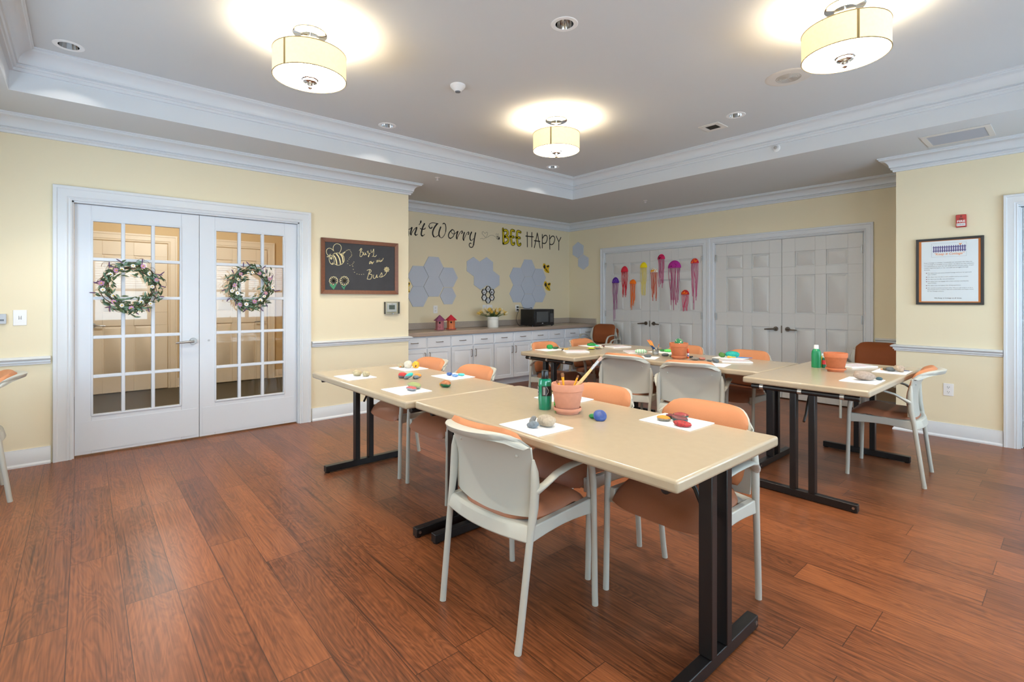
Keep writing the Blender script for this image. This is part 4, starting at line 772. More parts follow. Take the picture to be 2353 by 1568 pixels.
def make_chair(padm, seatm):
    t = thing('stacking_armchair', '', 'chair')
    for s in (-1, 1):
        b = MB(); b.tube([(s * 0.229, -0.222, 0.0), (s * 0.232, -0.214, 0.06), (s * 0.242, -0.166, 0.44), (s * 0.245, -0.152, 0.52), (s * 0.246, -0.146, 0.60), (s * 0.243, -0.147, 0.655), (s * 0.238, -0.150, 0.70)],
                         [0.0138, 0.0135, 0.0140, 0.0170, 0.0175, 0.0150, 0.006], 14); b.build('leg', GREY, t)
        b = MB(); b.tube([(s * 0.252, 0.222, 0.0), (s * 0.252, 0.220, 0.06), (s * 0.252, 0.212, 0.44), (s * 0.254, 0.204, 0.53), (s * 0.259, 0.188, 0.595), (s * 0.266, 0.160, 0.628)], [0.0135, 0.0130, 0.0135, 0.0155, 0.0150, 0.012], 14); b.build('leg', GREY, t)
        b = MB()
        P = [(s * 0.244, -0.150, 0.578), (s * 0.254, -0.140, 0.588), (s * 0.265, -0.110, 0.606), (s * 0.277, -0.062, 0.636), (s * 0.284, 0.000, 0.652), (s * 0.284, 0.060, 0.654), (s * 0.278, 0.115, 0.648), (s * 0.269, 0.155, 0.636), (s * 0.260, 0.178, 0.618)]
        EL = [(0.015, 0.018), (0.017, 0.014), (0.019, 0.010), (0.020, 0.008), (0.021, 0.008), (0.021, 0.008), (0.020, 0.008), (0.018, 0.010), (0.012, 0.012)]
        b.tube(P, 0, 14, ell=EL); b.build('armrest', GREY, t)
    # seat frame: two side rails, a curved rear shelf and a front rail
    b = MB()
    for s in (-1, 1):
        rings = []
        for k in range(9):
            y = -0.165 + 0.375 * k / 8; sag = 0.014 * math.sin(PI * k / 8)
            x0, x1 = s * 0.214, s * 0.245
            rings.append([(x0, y, 0.392 + sag), (x1, y, 0.392 + sag), (x1, y, 0.452 + 0.006 * k / 8), (x0, y, 0.452 + 0.006 * k / 8)])
        b.loft(rings)
    rings = []
    for k in range(13):
        x = -0.243 + 0.486 * k / 12; q = (x / 0.243) ** 2; y = -0.172 - 0.036 * (1 - q)
        rings.append([(x, y + 0.100, 0.444), (x, y + 0.012, 0.452), (x, y, 0.443), (x, y - 0.012, 0.398), (x, y - 0.002, 0.393), (x, y + 0.090, 0.430)])
    b.loft(rings)
    b.box(-0.214, 0.214, 0.160, 0.190, 0.398, 0.428)
    b.build('seat_frame', GREY, t, bevel=0.004)
    # seat cushion
    n = 15; top, bot = [], []
    for j in range(n):
        v = -1 + 2 * j / (n - 1); rt, rb = [], []
        for i in range(n):
            u = -1 + 2 * i / (n - 1)
            hw = 0.208 + 0.016 * (v + 1) / 2
            x = hw * u * math.sqrt(1 - 0.36 * v ** 4 if v < 0 else 1 - 0.12 * v ** 4); y = 0.035 + 0.212 * v * math.sqrt(1 - 0.34 * u ** 4 if v < 0 else 1 - 0.16 * u ** 4)
            dome = max(0, (1 - abs(u) ** 7) * (1 - abs(v) ** 9)) ** 0.45
            wf = max(0, (y - 0.110) / 0.135); base = 0.456 - 0.050 * wf ** 2.2 + 0.012 * math.exp(-((y - 0.11) / 0.06) ** 2)
            dish = -0.008 * math.exp(-(u * u + (v + 0.2) ** 2) * 1.6)
            rt.append((x, y, base + 0.040 * dome + dish)); rb.append((x, y, base - 0.006 - 0.018 * dome * max(0, v)))
        top.append(rt); bot.append(rb)
    MB().sheet(top, bot).build('seat', seatm, t, ang=60)
    # back shell and pad
    U = [-1 + 2 * i / 18 for i in range(19)]; V = [i / 20 for i in range(21)]
    MB().sheet([[back_pt(u, v, 0.008) for u in U] for v in V], [[back_pt(u, v, -0.024 * ease(0.66, 0.93, v) * (1 - 0.35 * ease(0.95, 1.0, v))) for u in U] for v in V]).build('back_shell', GREY, t, ang=50)
    V2 = [0.05 + 0.73 * i / 18 for i in range(19)]; f, k = [], []
    for v in V2:
        w = (v - 0.05) / 0.73 * 2 - 1; rf, rk = [], []
        for u in U:
            uu = u * 0.89 * math.sqrt(max(0.0, 1 - 0.30 * abs(w) ** 6))
            dome = max(0, (1 - abs(u) ** 8) * (1 - abs(w) ** 10)) ** 0.5
            rf.append(back_pt(uu, v, 0.010 + 0.024 * dome)); rk.append(back_pt(uu, v, 0.0075))
        f.append(rf); k.append(rk)
    MB().sheet(f, k).build('back_pad', padm, t, ang=60)
    for u, v in ((-0.72, 0.42), (0.72, 0.42), (-0.70, 0.66), (0.70, 0.66)):
        p = back_pt(u, v, -0.001); MB().ball(p, (0.0065, 0.004, 0.0065), 10, 6).build('screw', GREY, t)
    return t
ch = make_chair(PADF, SEATF)
CH = [(3.803, 2.013, 3.5, 'grey and orange armchair nearest the camera, seen from behind with its back to us', 'armchairs at the tables'),
      (4.250, 2.600, 180, 'armchair across the nearest table, right of the two, behind the painted red rocks', 0),
      (3.640, 2.600, 180, 'armchair across the nearest table just behind the terracotta brush pot', 0),
      (2.517, 2.560, 180, 'armchair at the french door table on its far side, right of the two', 0),
      (1.896, 2.560, 180, 'armchair at the french door table on its far side, closest to the wall', 0),
      (4.455, 5.190, 90 + 4, 'armchair at the end of the far right table in front of the pier wall', 0),
      (2.650, 4.470, 12, 'grey chair back facing us at the far crosswise table, left of the two', 0),
      (3.270, 4.440, 22, 'grey chair back facing us at the far crosswise table, right of the two', 0),
      (3.320, 5.170, 176, 'armchair behind the far crosswise table with the teal rock before it', 0),
      (2.660, 5.200, 176, 'armchair behind the far crosswise table hidden partly by the terracotta pot', 0),
      (1.590, 4.560, -90, 'armchair at the cabinet side of the far left table, nearer the camera', 0),
      (1.590, 5.200, -90, 'armchair at the cabinet side of the far left table, farther from the camera', 0),
      (0.690, -0.010, 189, 'armchair cut by the left edge of the picture beside the door casing', 0)]
for i, (x, y, a, lab, g) in enumerate(CH):
    t = ch if i == 0 else copy_tree(ch)
    t.location = (x, y, 0); t.rotation_euler = (0, 0, R(a)); t['label'] = lab; t['group'] = 'orange padded armchairs at the tables'
bc = make_chair(BROWNF, BROWNF)
bc.location = (0.10, 7.13, 0.062); bc.rotation_euler = (0, 0, R(188)); bc['label'] = 'brown padded armchair on top of the stack in the counter corner'; bc['group'] = 'brown padded armchairs'
dup(bc, (0.125, 7.19, 0.0), (0, 0, R(188)), 'brown padded armchair at the bottom of the stack in the counter corner')
dup(bc, (3.915, 7.11, 0.0), (0, 0, R(180)), 'brown padded armchair beside the closet doors, half hidden by the pier wall')

# ------------------------------------------------------------------ base cabinets and counter
CABW = mat('white_cabinet_paint', (226, 230, 236), 0.35)
FX = -0.345
CAB = lambda a, u, d: (FX + d, a, u)
def front_panel(b, a0, a1, u0, u1, rail):
    b.hexa([CAB(a0, u0, 0.0), CAB(a1, u0, 0.0), CAB(a1, u1, 0.0), CAB(a0, u1, 0.0)], [CAB(a0, u0, 0.012), CAB(a1, u0, 0.012), CAB(a1, u1, 0.012), CAB(a0, u1, 0.012)])
    if rail:
        for (p0, p1, q0, q1) in ((a0, a0 + rail, u0, u1), (a1 - rail, a1, u0, u1), (a0 + rail, a1 - rail, u0, u0 + rail), (a0 + rail, a1 - rail, u1 - rail, u1)):
            b.hexa([CAB(p0, q0, 0.012), CAB(p1, q0, 0.012), CAB(p1, q1, 0.012), CAB(p0, q1, 0.012)], [CAB(p0, q0, 0.02), CAB(p1, q0, 0.02), CAB(p1, q1, 0.02), CAB(p0, q1, 0.02)])
        raised(b, a0 + rail + 0.006, a1 - rail - 0.006, u0 + rail + 0.006, u1 - rail - 0.006, CAB, 0.0195, 0.012, 0.022)
    else:
        raised(b, a0, a1, u0, u1, CAB, 0.02, 0.012, 0.010)
PULL = mat('nickel_pull', (150, 138, 126), 0.3, 1.0)
def pull(parent, a, u, vertical):
    b = MB(); h = 0.050
    if vertical: P = [CAB(a, u - h, 0.020), CAB(a, u - h, 0.042), CAB(a, u - h + 0.006, 0.048), CAB(a, u + h - 0.006, 0.048), CAB(a, u + h, 0.042), CAB(a, u + h, 0.020)]
    else: P = [CAB(a - h, u, 0.020), CAB(a - h, u, 0.042), CAB(a - h + 0.006, u, 0.048), CAB(a + h - 0.006, u, 0.048), CAB(a + h, u, 0.042), CAB(a + h, u, 0.020)]
    b.tube(P, 0.0045, 8); b.build('handle', PULL, parent)
EDG = [3.684, 4.067, 4.454, 4.832, 5.217, 5.601, 5.980, 6.361, 6.748, 7.133, 7.520]
where = ['beside the end of the left wall', 'below the two birdhouses', 'below the white vase of tulips', 'below the microwave', 'in the corner by the closet doors']
for k in range(5):
    y0, ym, y1 = EDG[2 * k], EDG[2 * k + 1], EDG[2 * k + 2]
    t = thing('base_cabinet', 'white base cabinet with two drawers and two doors ' + where[k], 'cabinet', (0, 0, 0), 0, 'white base cabinets under the counter')
    b = MB(); b.box(XH + 0.01, FX, y0, y1, 0.10, 0.810); b.build('body', CABW, t)
    MB().box(XH + 0.01, -0.42, y0, y1, 0.0, 0.10).build('toe_kick', CABW, t)
    if k == 0: MB().box(XH + 0.01, FX + 0.01, YE + 0.002, y0, 0.0, 0.810).build('filler_panel', CABW, t)
    if k == 4: MB().box(XH + 0.01, FX + 0.01, y1, YB - 0.002, 0.0, 0.810).build('filler_panel', CABW, t)
    for j, (a0, a1) in enumerate(((y0, ym), (ym, y1))):
        b = MB(); front_panel(b, a0 + 0.008, a1 - 0.008, 0.652, 0.800, 0); d = b.build('drawer', CABW, t); pull(d, (a0 + a1) / 2, 0.728, False)
        b = MB(); front_panel(b, a0 + 0.008, a1 - 0.008, 0.112, 0.638, 0.048); d = b.build('door', CABW, t); pull(d, (a1 - 0.036) if j == 0 else (a0 + 0.036), 0.540, True)
def speckle():
    m = mat('speckled_laminate', (176, 160, 146), 0.35, var=(420, 0.16)); return m
LAM = mat('counter_laminate', (168, 150, 136), 0.3, var=(260, 0.06)); LAMS = mat('speckled_splash', (172, 162, 152), 0.4, var=(300, 0.20))
t = thing('countertop', 'long grey brown laminate countertop on the white cabinets', 'countertop')
MB().box(XH + 0.001, -0.298, YE + 0.001, YB - 0.001, 0.8105, 0.866).build('worktop', LAM, t, bevel=0.008)
b = MB(); b.box(XH + 0.001, XH + 0.02, YE + 0.001, YB - 0.001, 0.8665, 0.960); b.box(XH + 0.02, -0.306, YB - 0.021, YB - 0.001, 0.8665, 0.960)
tag(b.build('backsplash', LAMS, None, bevel=0.003), 'speckled grey backsplash strip along the wall behind the countertop', 'backsplash')
# ------------------------------------------------------------------ things on the walls
HEXW = lambda y, z, d: (XH + d, y, z)
LW = lambda y, z, d: (d, y, z)
BW = lambda x, z, d: (x, YB - d, z)
PW = lambda x, z, d: (x, YJ - d, z)

def lettering(name, label, cat, parts):
    """parts: (part name, material, strokes, depth)"""
    t = thing(name, label, cat, (0, 0, 0), 0, None)
    for pn, m, st, d in parts:
        b = MB()
        for w, p in st: stroke(b, p, w, HEXW, d)
        b.build(pn, m, t, fix=False)
    return t
# the hidden start of the first word, tucked behind the end of the left wall
D0 = [(0.022, [(3.80, 2.46), (3.79, 2.30), (3.78, 2.17)]), (0.014, [(3.74, 2.44), (3.86, 2.46), (3.96, 2.38), (3.96, 2.25), (3.87, 2.17), (3.75, 2.18)]), (0.016, [(4.10, 2.33), (4.04, 2.28), (4.04, 2.20), (4.09, 2.17), (4.14, 2.22), (4.14, 2.30), (4.10, 2.33)])]
lettering('wall_lettering', "black script lettering \"Don't Worry\" on the cream alcove wall", 'wall lettering', [('script', INK, DATA['worry'] + D0, 0.0015)])
lettering('wall_lettering', 'yellow BEE lettering with black outline on the alcove wall', 'wall lettering', [('outline', INK, DATA['bee_out'], 0.0015), ('fill', YELLOW, DATA['bee_in'], 0.0025)])
lettering('wall_lettering', 'thin black HAPPY lettering on the alcove wall', 'wall lettering', [('capitals', INK, DATA['happy'], 0.0015)])
t = thing('bee_trail_decal', 'small black bee decal with a dashed heart trail between the words', 'wall decal')
b = MB()
for w, p in DATA['trail']: stroke(b, p, w, HEXW, 0.0015)
b.build('trail', INK, t, fix=False)
sb = DATA['smallbee']; b = MB()
def oval(b, c, rx, rz, rot, fn, d, n=18):
    pts = []
    for k in range(n):
        a = 2 * PI * k / n; u, v = rx * math.cos(a), rz * math.sin(a)
        pts.append((c[0] + u * math.cos(rot) - v * math.sin(rot), c[1] + u * math.sin(rot) + v * math.cos(rot)))
    b.add([fn(p[0], p[1], d) for p in pts], [tuple(range(n))])
def ring(b, c, rx, rz, rot, w, fn, d, n=16):
    pts = []
    for k in range(n + 1):
        a = 2 * PI * k / n; u, v = rx * math.cos(a), rz * math.sin(a)
        pts.append((c[0] + u * math.cos(rot) - v * math.sin(rot), c[1] + u * math.sin(rot) + v * math.cos(rot)))
    stroke(b, pts, w, fn, d, 2)
cx0, cz0 = sb[0]
ring(b, (cx0, cz0), 0.036, 0.026, -0.3, 0.005, HEXW, 0.0015); oval(b, (cx0 + 0.024, cz0 - 0.006), 0.016, 0.022, -0.3, HEXW, 0.0015)
for k in (-1, 0): stroke(b, [(cx0 + 0.013 * k, cz0 + 0.022 - 0.004 * k), (cx0 + 0.013 * k - 0.003, cz0 - 0.024 - 0.004 * k)], 0.006, HEXW, 0.0016)
ring(b, (cx0 - 0.026, cz0 + 0.046), 0.013, 0.026, 0.5, 0.003, HEXW, 0.0015); ring(b, (cx0 + 0.002, cz0 + 0.048), 0.012, 0.026, -0.1, 0.003, HEXW, 0.0015)
stroke(b, [(cx0 + 0.030, cz0 + 0.015), (cx0 + 0.040, cz0 + 0.036)], 0.003, HEXW, 0.0015)
b.build('bee', INK, t, fix=False)

# felt hexagons
def hexagon(c, r, flat, fn, label, name='felt_hexagon'):
    poly = [(c[0] + r * math.cos(PI / 3 * k + (0 if flat else PI / 6)), c[1] + r * math.sin(PI / 3 * k + (0 if flat else PI / 6))) for k in range(6)]
    b = MB(); p0 = fn(c[0], c[1], 0)
    b.prism(poly, lambda u, v, d: tuple(q - w for q, w in zip(fn(u, v, d), p0)), 0.0, 0.010)
    o = b.build(name, FELT, None, loc=p0, bevel=0.002)
    return tag(o, label, 'wall panel', 'blue grey felt hexagons')
r = 0.1725
for c, lab in (((4.565, 1.793), 'top'), ((4.300, 1.645), 'upper left'), ((4.565, 1.495), 'middle bottom'), ((4.828, 1.642), 'upper right'), ((4.300, 1.346), 'lower left')):
    hexagon(c, r, True, HEXW, 'blue grey felt hexagon, %s one of the large cluster next to the left wall' % lab)
hexagon((4.822, 1.358), 0.148, True, HEXW, 'smaller blue grey felt hexagon, lower right of the cluster next to the left wall')
for c, lab in (((5.306, 1.829), 'upper left'), ((5.571, 1.841), 'upper right'), ((5.447, 1.612), 'lower left'), ((5.709, 1.620), 'lower right')):
    hexagon(c, 0.1535, False, HEXW, 'blue grey felt hexagon, %s of the four above the honeycomb sign' % lab)
for c, lab in (((6.493, 1.853), 'top'), ((6.234, 1.701), 'upper left'), ((6.757, 1.703), 'upper right'), ((6.497, 1.552), 'center'), ((6.234, 1.402), 'lower left'), ((6.757, 1.402), 'lower right'), ((6.497, 1.250), 'bottom')):
    hexagon(c, 0.172, True, HEXW, 'blue grey felt hexagon, %s one of the seven above the microwave' % lab)
hexagon((-0.742, 2.222), 0.152, False, BW, 'blue grey felt hexagon, upper of the pair beside the closet casing')
hexagon((-0.612, 1.992), 0.143, False, BW, 'blue grey felt hexagon, lower of the pair beside the closet casing')

BEEY = mat('bee_yellow', (228, 186, 20), 0.5)
def bee(c, lab):
    t = thing('bee_cutout', lab, 'wall decal', HEXW(c[0], c[1], 0), 0, 'yellow bee cutouts')
    F = lambda u, v, d: (d, u, v)
    def blob(b, pts, d0, d1): b.prism(smooth2(pts + [pts[0]], 3)[:-1], F, d0, d1)
    b = MB(); blob(b, [(-0.085, 0.02), (-0.075, 0.075), (-0.030, 0.075), (0.0, 0.045), (0.055, 0.062), (0.085, 0.035), (0.060, -0.02), (0.075, -0.085), (0.010, -0.085), (-0.040, -0.055), (-0.060, -0.01)], 0, 0.003); b.build('backing', BEEY, t)
    b = MB()
    oval(b, (-0.048, 0.018), 0.026, 0.034, 0, F, 0.0045); oval(b, (0.040, 0.030), 0.034, 0.017, 0.3, F, 0.0045)
    for k in range(4): stroke(b, [(-0.022 + 0.020 * k, -0.002 - 0.018 * k), (-0.005 + 0.014 * k, -0.040 - 0.010 * k)], 0.010, F, 0.0045)
    stroke(b, [(-0.050, 0.050), (-0.062, 0.072)], 0.005, F, 0.0045); stroke(b, [(-0.035, 0.050), (-0.033, 0.074)], 0.005, F, 0.0045)
    stroke(b, [(0.045, -0.074), (0.068, -0.082)], 0.008, F, 0.0045)
    b.build('markings', INK, t, fix=False)
bee((6.945, 1.875), 'yellow bee cutout, upper of the two right of the hexagon flower')
bee((6.975, 1.552), 'yellow bee cutout, lower of the two right of the hexagon flower')
bee((4.090, 1.495), 'yellow bee cutout mostly hidden behind the end of the left wall')

# honeycomb sign
t = thing('honeycomb_sign', 'black framed honeycomb sign of six small white hexagons with drawings', 'sign', HEXW(5.597, 1.380, 0))
F = lambda u, v, d: (d, u, v); rr = 0.0535
fr, pl = MB(), []
icons = MB(); tan = MB()
for k in range(6):
    a = PI / 6 + PI / 3 * k; c = (0.0925 * math.cos(a), 0.0925 * math.sin(a))
    H = lambda q: [(c[0] + q * math.cos(PI / 3 * j), c[1] + q * math.sin(PI / 3 * j)) for j in range(6)]
    o_, i_ = H(rr), H(rr - 0.009)
    for j in range(6):
        j2 = (j + 1) % 6
        fr.hexa([F(*o_[j], 0), F(*o_[j2], 0), F(*i_[j2], 0), F(*i_[j], 0)], [F(*o_[j], 0.02), F(*o_[j2], 0.02), F(*i_[j2], 0.02), F(*i_[j], 0.02)])
    m = MB(); m.prism(H(rr - 0.008), F, 0.001, 0.006); pl.append(m)
    if k == 0: oval(icons, (c[0], c[1] - 0.006), 0.013, 0.020, 0, F, 0.007)
    elif k == 1: oval(icons, (c[0], c[1]), 0.007, 0.017, 0, F, 0.007)
    elif k == 2: stroke(icons, [(c[0] - 0.014, c[1] + 0.016), (c[0] + 0.014, c[1] + 0.016)], 0.008, F, 0.007); oval(icons, (c[0], c[1] - 0.016), 0.015, 0.008, 0, F, 0.007)
    elif k == 3: stroke(icons, [(c[0] - 0.012, c[1] - 0.010), (c[0] + 0.012, c[1] + 0.012)], 0.007, F, 0.007)
    elif k == 4:
        for q in (0.016, 0.0, -0.016): stroke(icons, [(c[0] - 0.016, c[1] + q), (c[0] + 0.016, c[1] + q)], 0.006, F, 0.007)
    else: oval(tan, (c[0], c[1] + 0.004), 0.013, 0.015, 0, F, 0.007)
fr.build('frame', INK, t)
for m in pl: m.build('plate', WHITEP, t)
icons.build('drawings', mat('dark_print', (70, 68, 66), 0.6), t, fix=False); tan.build('drawings', mat('tan_print', (168, 138, 96), 0.6), t, fix=False)

# switches, outlets, thermostat
def plate(name, label, cat, fn, a, u, w, h, holes):
    t = thing(name, label, cat, fn(a, u, 0))
    o0 = fn(a, u, 0); G = lambda p, q, d: tuple(x - y for x, y in zip(fn(a + p, u + q, d), o0))
    b = MB(); b.hexa([G(-w / 2, -h / 2, 0), G(w / 2, -h / 2, 0), G(w / 2, h / 2, 0), G(-w / 2, h / 2, 0)], [G(-w / 2, -h / 2, 0.006), G(w / 2, -h / 2, 0.006), G(w / 2, h / 2, 0.006), G(-w / 2, h / 2, 0.006)])
    b.build('cover_plate', WHITEP, t, bevel=0.002)
    for kind, dp in holes:
        if kind == 'outlet':
            for q in (0.022, -0.022):
                b = MB(); b.prism([(dp + 0.017 * math.cos(2 * PI * k / 20), q + 0.014 * math.sin(2 * PI * k / 20)) for k in range(20)], G, 0.006, 0.008); so = b.build('socket', WHITEP, t)
                b = MB()
                for s in (-0.007, 0.007): b.hexa([G(dp + s - 0.0013, q - 0.001, 0.008), G(dp + s + 0.0013, q - 0.001, 0.008), G(dp + s + 0.0013, q + 0.008, 0.008), G(dp + s - 0.0013, q + 0.008, 0.008)], [G(dp + s - 0.0013, q - 0.001, 0.0085), G(dp + s + 0.0013, q - 0.001, 0.0085), G(dp + s + 0.0013, q + 0.008, 0.0085), G(dp + s - 0.0013, q + 0.008, 0.0085)])
                b.prism([(dp + 0.0028 * math.cos(2 * PI * k / 10), q - 0.008 + 0.0028 * math.sin(2 * PI * k / 10)) for k in range(10)], G, 0.008, 0.0085)
                b.build('slots', BLACKP, so)
        else:
            b = MB(); b.hexa([G(dp - 0.0055, -0.012, 0.006), G(dp + 0.0055, -0.012, 0.006), G(dp + 0.0055, 0.012, 0.006), G(dp - 0.0055, 0.012, 0.006)], [G(dp - 0.005, -0.010, 0.008), G(dp + 0.005, -0.010, 0.008), G(dp + 0.005, 0.010, 0.016), G(dp - 0.005, 0.010, 0.014)]); b.build('toggle', WHITEP, t)
            b = MB()
            for (p0, p1, q0, q1) in ((-0.008, -0.006, -0.015, 0.015), (0.006, 0.008, -0.015, 0.015)): b.hexa([G(dp + p0, q0, 0.006), G(dp + p1, q0, 0.006), G(dp + p1, q1, 0.006), G(dp + p0, q1, 0.006)], [G(dp + p0, q0, 0.0066), G(dp + p1, q0, 0.0066), G(dp + p1, q1, 0.0066), G(dp + p0, q1, 0.0066)])
            b.build('toggle_slot', mat('slot_shadow_line', (120, 122, 126), 0.6), t)
    return t
plate('light_switch', 'white light switch on the left wall beside the door casing', 'light switch', LW, 0.230, 1.162, 0.076, 0.120, [('switch', 0)])
plate('power_outlet', 'white double power outlet above the birdhouses', 'outlet', HEXW, 4.598, 1.154, 0.074, 0.116, [('outlet', 0)])
plate('switch_plate', 'wide white switch plate half hidden by the vase of tulips', 'light switch', HEXW, 5.630, 1.160, 0.122, 0.112, [('switch', -0.002)])
plate('blank_plate', 'blank white wall plate left of the switch behind the tulips', 'wall plate', HEXW, 5.526, 1.160, 0.070, 0.112, [])
plate('power_outlet', 'white power outlet holding two black plugs beside the microwave', 'outlet', HEXW, 6.236, 1.150, 0.076, 0.118, [('outlet', 0)])
plate('power_outlet', 'white double power outlet low on the pier wall under the poster', 'outlet', PW, 4.578, 0.453, 0.074, 0.116, [('outlet', 0)])
t = thing('wall_control', 'small grey wall control cut by the left edge of the picture', 'control', LW(0.115, 1.155, 0))
MB().box(0, 0.028, -0.05, 0.042, -0.038, 0.038).build('housing', mat('control_grey', (186, 192, 200), 0.4), t, bevel=0.003)
MB().box(0.028, 0.0295, 0.0, 0.03, -0.016, -0.002).build('button', mat('control_dark', (110, 116, 124), 0.4), t)
t = thing('thermostat', 'white thermostat with grey screen in a clear locked cover', 'thermostat', LW(3.378, 1.203, 0))
MB().box(0, 0.022, -0.062, 0.062, -0.048, 0.058).build('body', WHITEP, t, bevel=0.004)
MB().box(0.022, 0.0232, -0.040, 0.036, -0.018, 0.034).build('screen', mat('lcd_screen', (92, 104, 92), 0.25), t)
b = MB(); b.box(0.0228, 0.0234, -0.006, 0.000, 0.043, 0.050); b.box(0.0228, 0.0234, 0.006, 0.014, 0.044, 0.048); b.build('mark', mat('dark_print', (70, 68, 66)), t)
b = MB()
for (x0, x1, y0, y1, z0, z1) in ((0.038, 0.040, -0.092, 0.092, -0.070, 0.072), (0.0, 0.038, -0.092, -0.090, -0.070, 0.072), (0.0, 0.038, 0.090, 0.092, -0.070, 0.072), (0.0, 0.038, -0.090, 0.090, 0.070, 0.072), (0.0, 0.038, -0.090, 0.090, -0.070, -0.068)): b.box(x0, x1, y0, y1, z0, z1)
b.build('clear_cover', GLASS, t)
b = MB()
for y in (-0.0915, 0.0915): b.tube([(0.039, y, -0.07), (0.039, y, 0.072)], 0.0022, 6)
for z in (-0.07, 0.072): b.tube([(0.039, -0.0915, z), (0.039, 0.0915, z)], 0.0022, 6)
b.build('cover_edge', mat('clear_plastic_edge', (172, 164, 160), 0.3), t)
MB().cyl((0.030, 0.0, -0.068), (0.048, 0.0, -0.068), 0.008, n=14).build('lock', STEEL, t)

# blackboard
t = thing('blackboard', 'framed blackboard with chalk bee, flowers and "Buzy as the Bus" writing', 'blackboard')
y0, y1, z0, z1 = 2.541, 3.458, 1.365, 1.975; fw = 0.043
b = MB(); o_ = [(y0, z0), (y1, z0), (y1, z1), (y0, z1)]; i_ = [(y0 + fw, z0 + fw), (y1 - fw, z0 + fw), (y1 - fw, z1 - fw), (y0 + fw, z1 - fw)]
for k in range(4):
    q = (k + 1) % 4
    b.hexa([LW(*o_[k], 0.002), LW(*o_[q], 0.002), LW(*i_[q], 0.002), LW(*i_[k], 0.002)], [LW(*o_[k], 0.028), LW(*o_[q], 0.028), LW(*i_[q], 0.020), LW(*i_[k], 0.020)])
b.build('frame', mat('walnut_frame', (112, 66, 40), 0.4, var=(40, 0.12)), t, bevel=0.0015)
MB().box(0.002, 0.013, y0 + fw - 0.004, y1 - fw + 0.004, z0 + fw - 0.004, z1 - fw + 0.004).build('slate', mat('slate', (52, 53, 58), 0.7, var=(9, 0.08)), t)
CH_ = mat('cream_chalk', (236, 224, 172), 0.9)
for nm, st in DATA['chalk'].items():
    b = MB()
    for w, p in st: stroke(b, p, w, LW, 0.0138, 4)
    b.build(nm.rstrip('_'), CH_, t, fix=False)
for p in DATA['chalk_green']:
    b = MB(); b.prism(p, LW, 0.0134, 0.0142); b.build('chalk_leaves', mat('green_chalk', (70, 140, 104), 0.9), t)

# framed poster and fire alarm on the pier wall
t = thing('framed_poster', 'black framed "Keep it Cottage" poster with a purple picket fence', 'poster')
x0, x1, z0, z1 = 4.341, 4.823, 1.255, 1.885; fw = 0.021
b = MB(); o_ = [(x0, z0), (x1, z0), (x1, z1), (x0, z1)]; i_ = [(x0 + fw, z0 + fw), (x1 - fw, z0 + fw), (x1 - fw, z1 - fw), (x0 + fw, z1 - fw)]
for k in range(4):
    q = (k + 1) % 4
    b.hexa([PW(*o_[k], 0.001), PW(*o_[q], 0.001), PW(*i_[q], 0.001), PW(*i_[k], 0.001)], [PW(*o_[k], 0.026), PW(*o_[q], 0.026), PW(*i_[q], 0.024), PW(*i_[k], 0.024)])
b.build('frame', mat('black_frame', (34, 33, 35), 0.4), t, bevel=0.001)
b = MB(); b.hexa([PW(x0 + 0.01, z0 + 0.01, 0.002), PW(x1 - 0.01, z0 + 0.01, 0.002), PW(x1 - 0.01, z1 - 0.01, 0.002), PW(x0 + 0.01, z1 - 0.01, 0.002)], [PW(x0 + 0.01, z0 + 0.01, 0.014), PW(x1 - 0.01, z0 + 0.01, 0.014), PW(x1 - 0.01, z1 - 0.01, 0.014), PW(x0 + 0.01, z1 - 0.01, 0.014)])
b.build('orange_mat', mat('orange_mat_board', (212, 132, 72), 0.7), t)
sx0, sx1, sz0, sz1 = 4.3815, 4.7855, 1.286, 1.858
b = MB(); b.hexa([PW(sx0, sz0, 0.014), PW(sx1, sz0, 0.014), PW(sx1, sz1, 0.014), PW(sx0, sz1, 0.014)], [PW(sx0, sz0, 0.018), PW(sx1, sz0, 0.018), PW(sx1, sz1, 0.018), PW(sx0, sz1, 0.018)])
b.build('sheet', mat('poster_paper', (222, 230, 234), 0.6), t)
PURP = mat('purple_print', (82, 72, 130), 0.6); ORP = mat('orange_print', (232, 150, 96), 0.6); DKP = mat('dark_print', (70, 68, 66), 0.6)
b = MB(); fx0, fx1 = DATA['fence_x']
for k in range(15):
    x = fx0 + (fx1 - fx0) * k / 14
    b.add([PW(x - 0.0042, 1.752, 0.0186), PW(x + 0.0042, 1.752, 0.0186), PW(x + 0.0042, 1.806, 0.0186), PW(x, 1.815, 0.0186), PW(x - 0.0042, 1.806, 0.0186)], [(0, 1, 2, 3, 4)])
for z in (1.764, 1.799): b.add([PW(fx0 - 0.008, z - 0.003, 0.0187), PW(fx1 + 0.008, z - 0.003, 0.0187), PW(fx1 + 0.008, z + 0.003, 0.0187), PW(fx0 - 0.008, z + 0.003, 0.0187)], [(0, 1, 2, 3)])
b.build('picket_fence_print', PURP, t, fix=False)
b = MB(); b.add([PW(p[0], p[1], 0.0188) for p in DATA['bird']], [tuple(range(6))]); b.build('bird_print', ORP, t, fix=False)
b = MB()
for (p, q) in (((4.458, 1.708), (4.706, 1.708)), ((4.706, 1.708), (4.706, 1.836)), ((4.706, 1.836), (4.458, 1.836)), ((4.458, 1.836), (4.458, 1.708))): stroke(b, [p, q], 0.0012, PW, 0.0185)
b.build('box_line', mat('grey_print', (150, 156, 162), 0.6), t, fix=False)
def ptxt(s, x, z, size, m, w=None, shear=0.0, bold=0.0, name='lettering'):
    text_obj(s, size, m, t, Matrix.Translation(PW(x, z, 0.0188)) @ Matrix.Rotation(R(90), 4, 'X'), name, shear, w, bold)
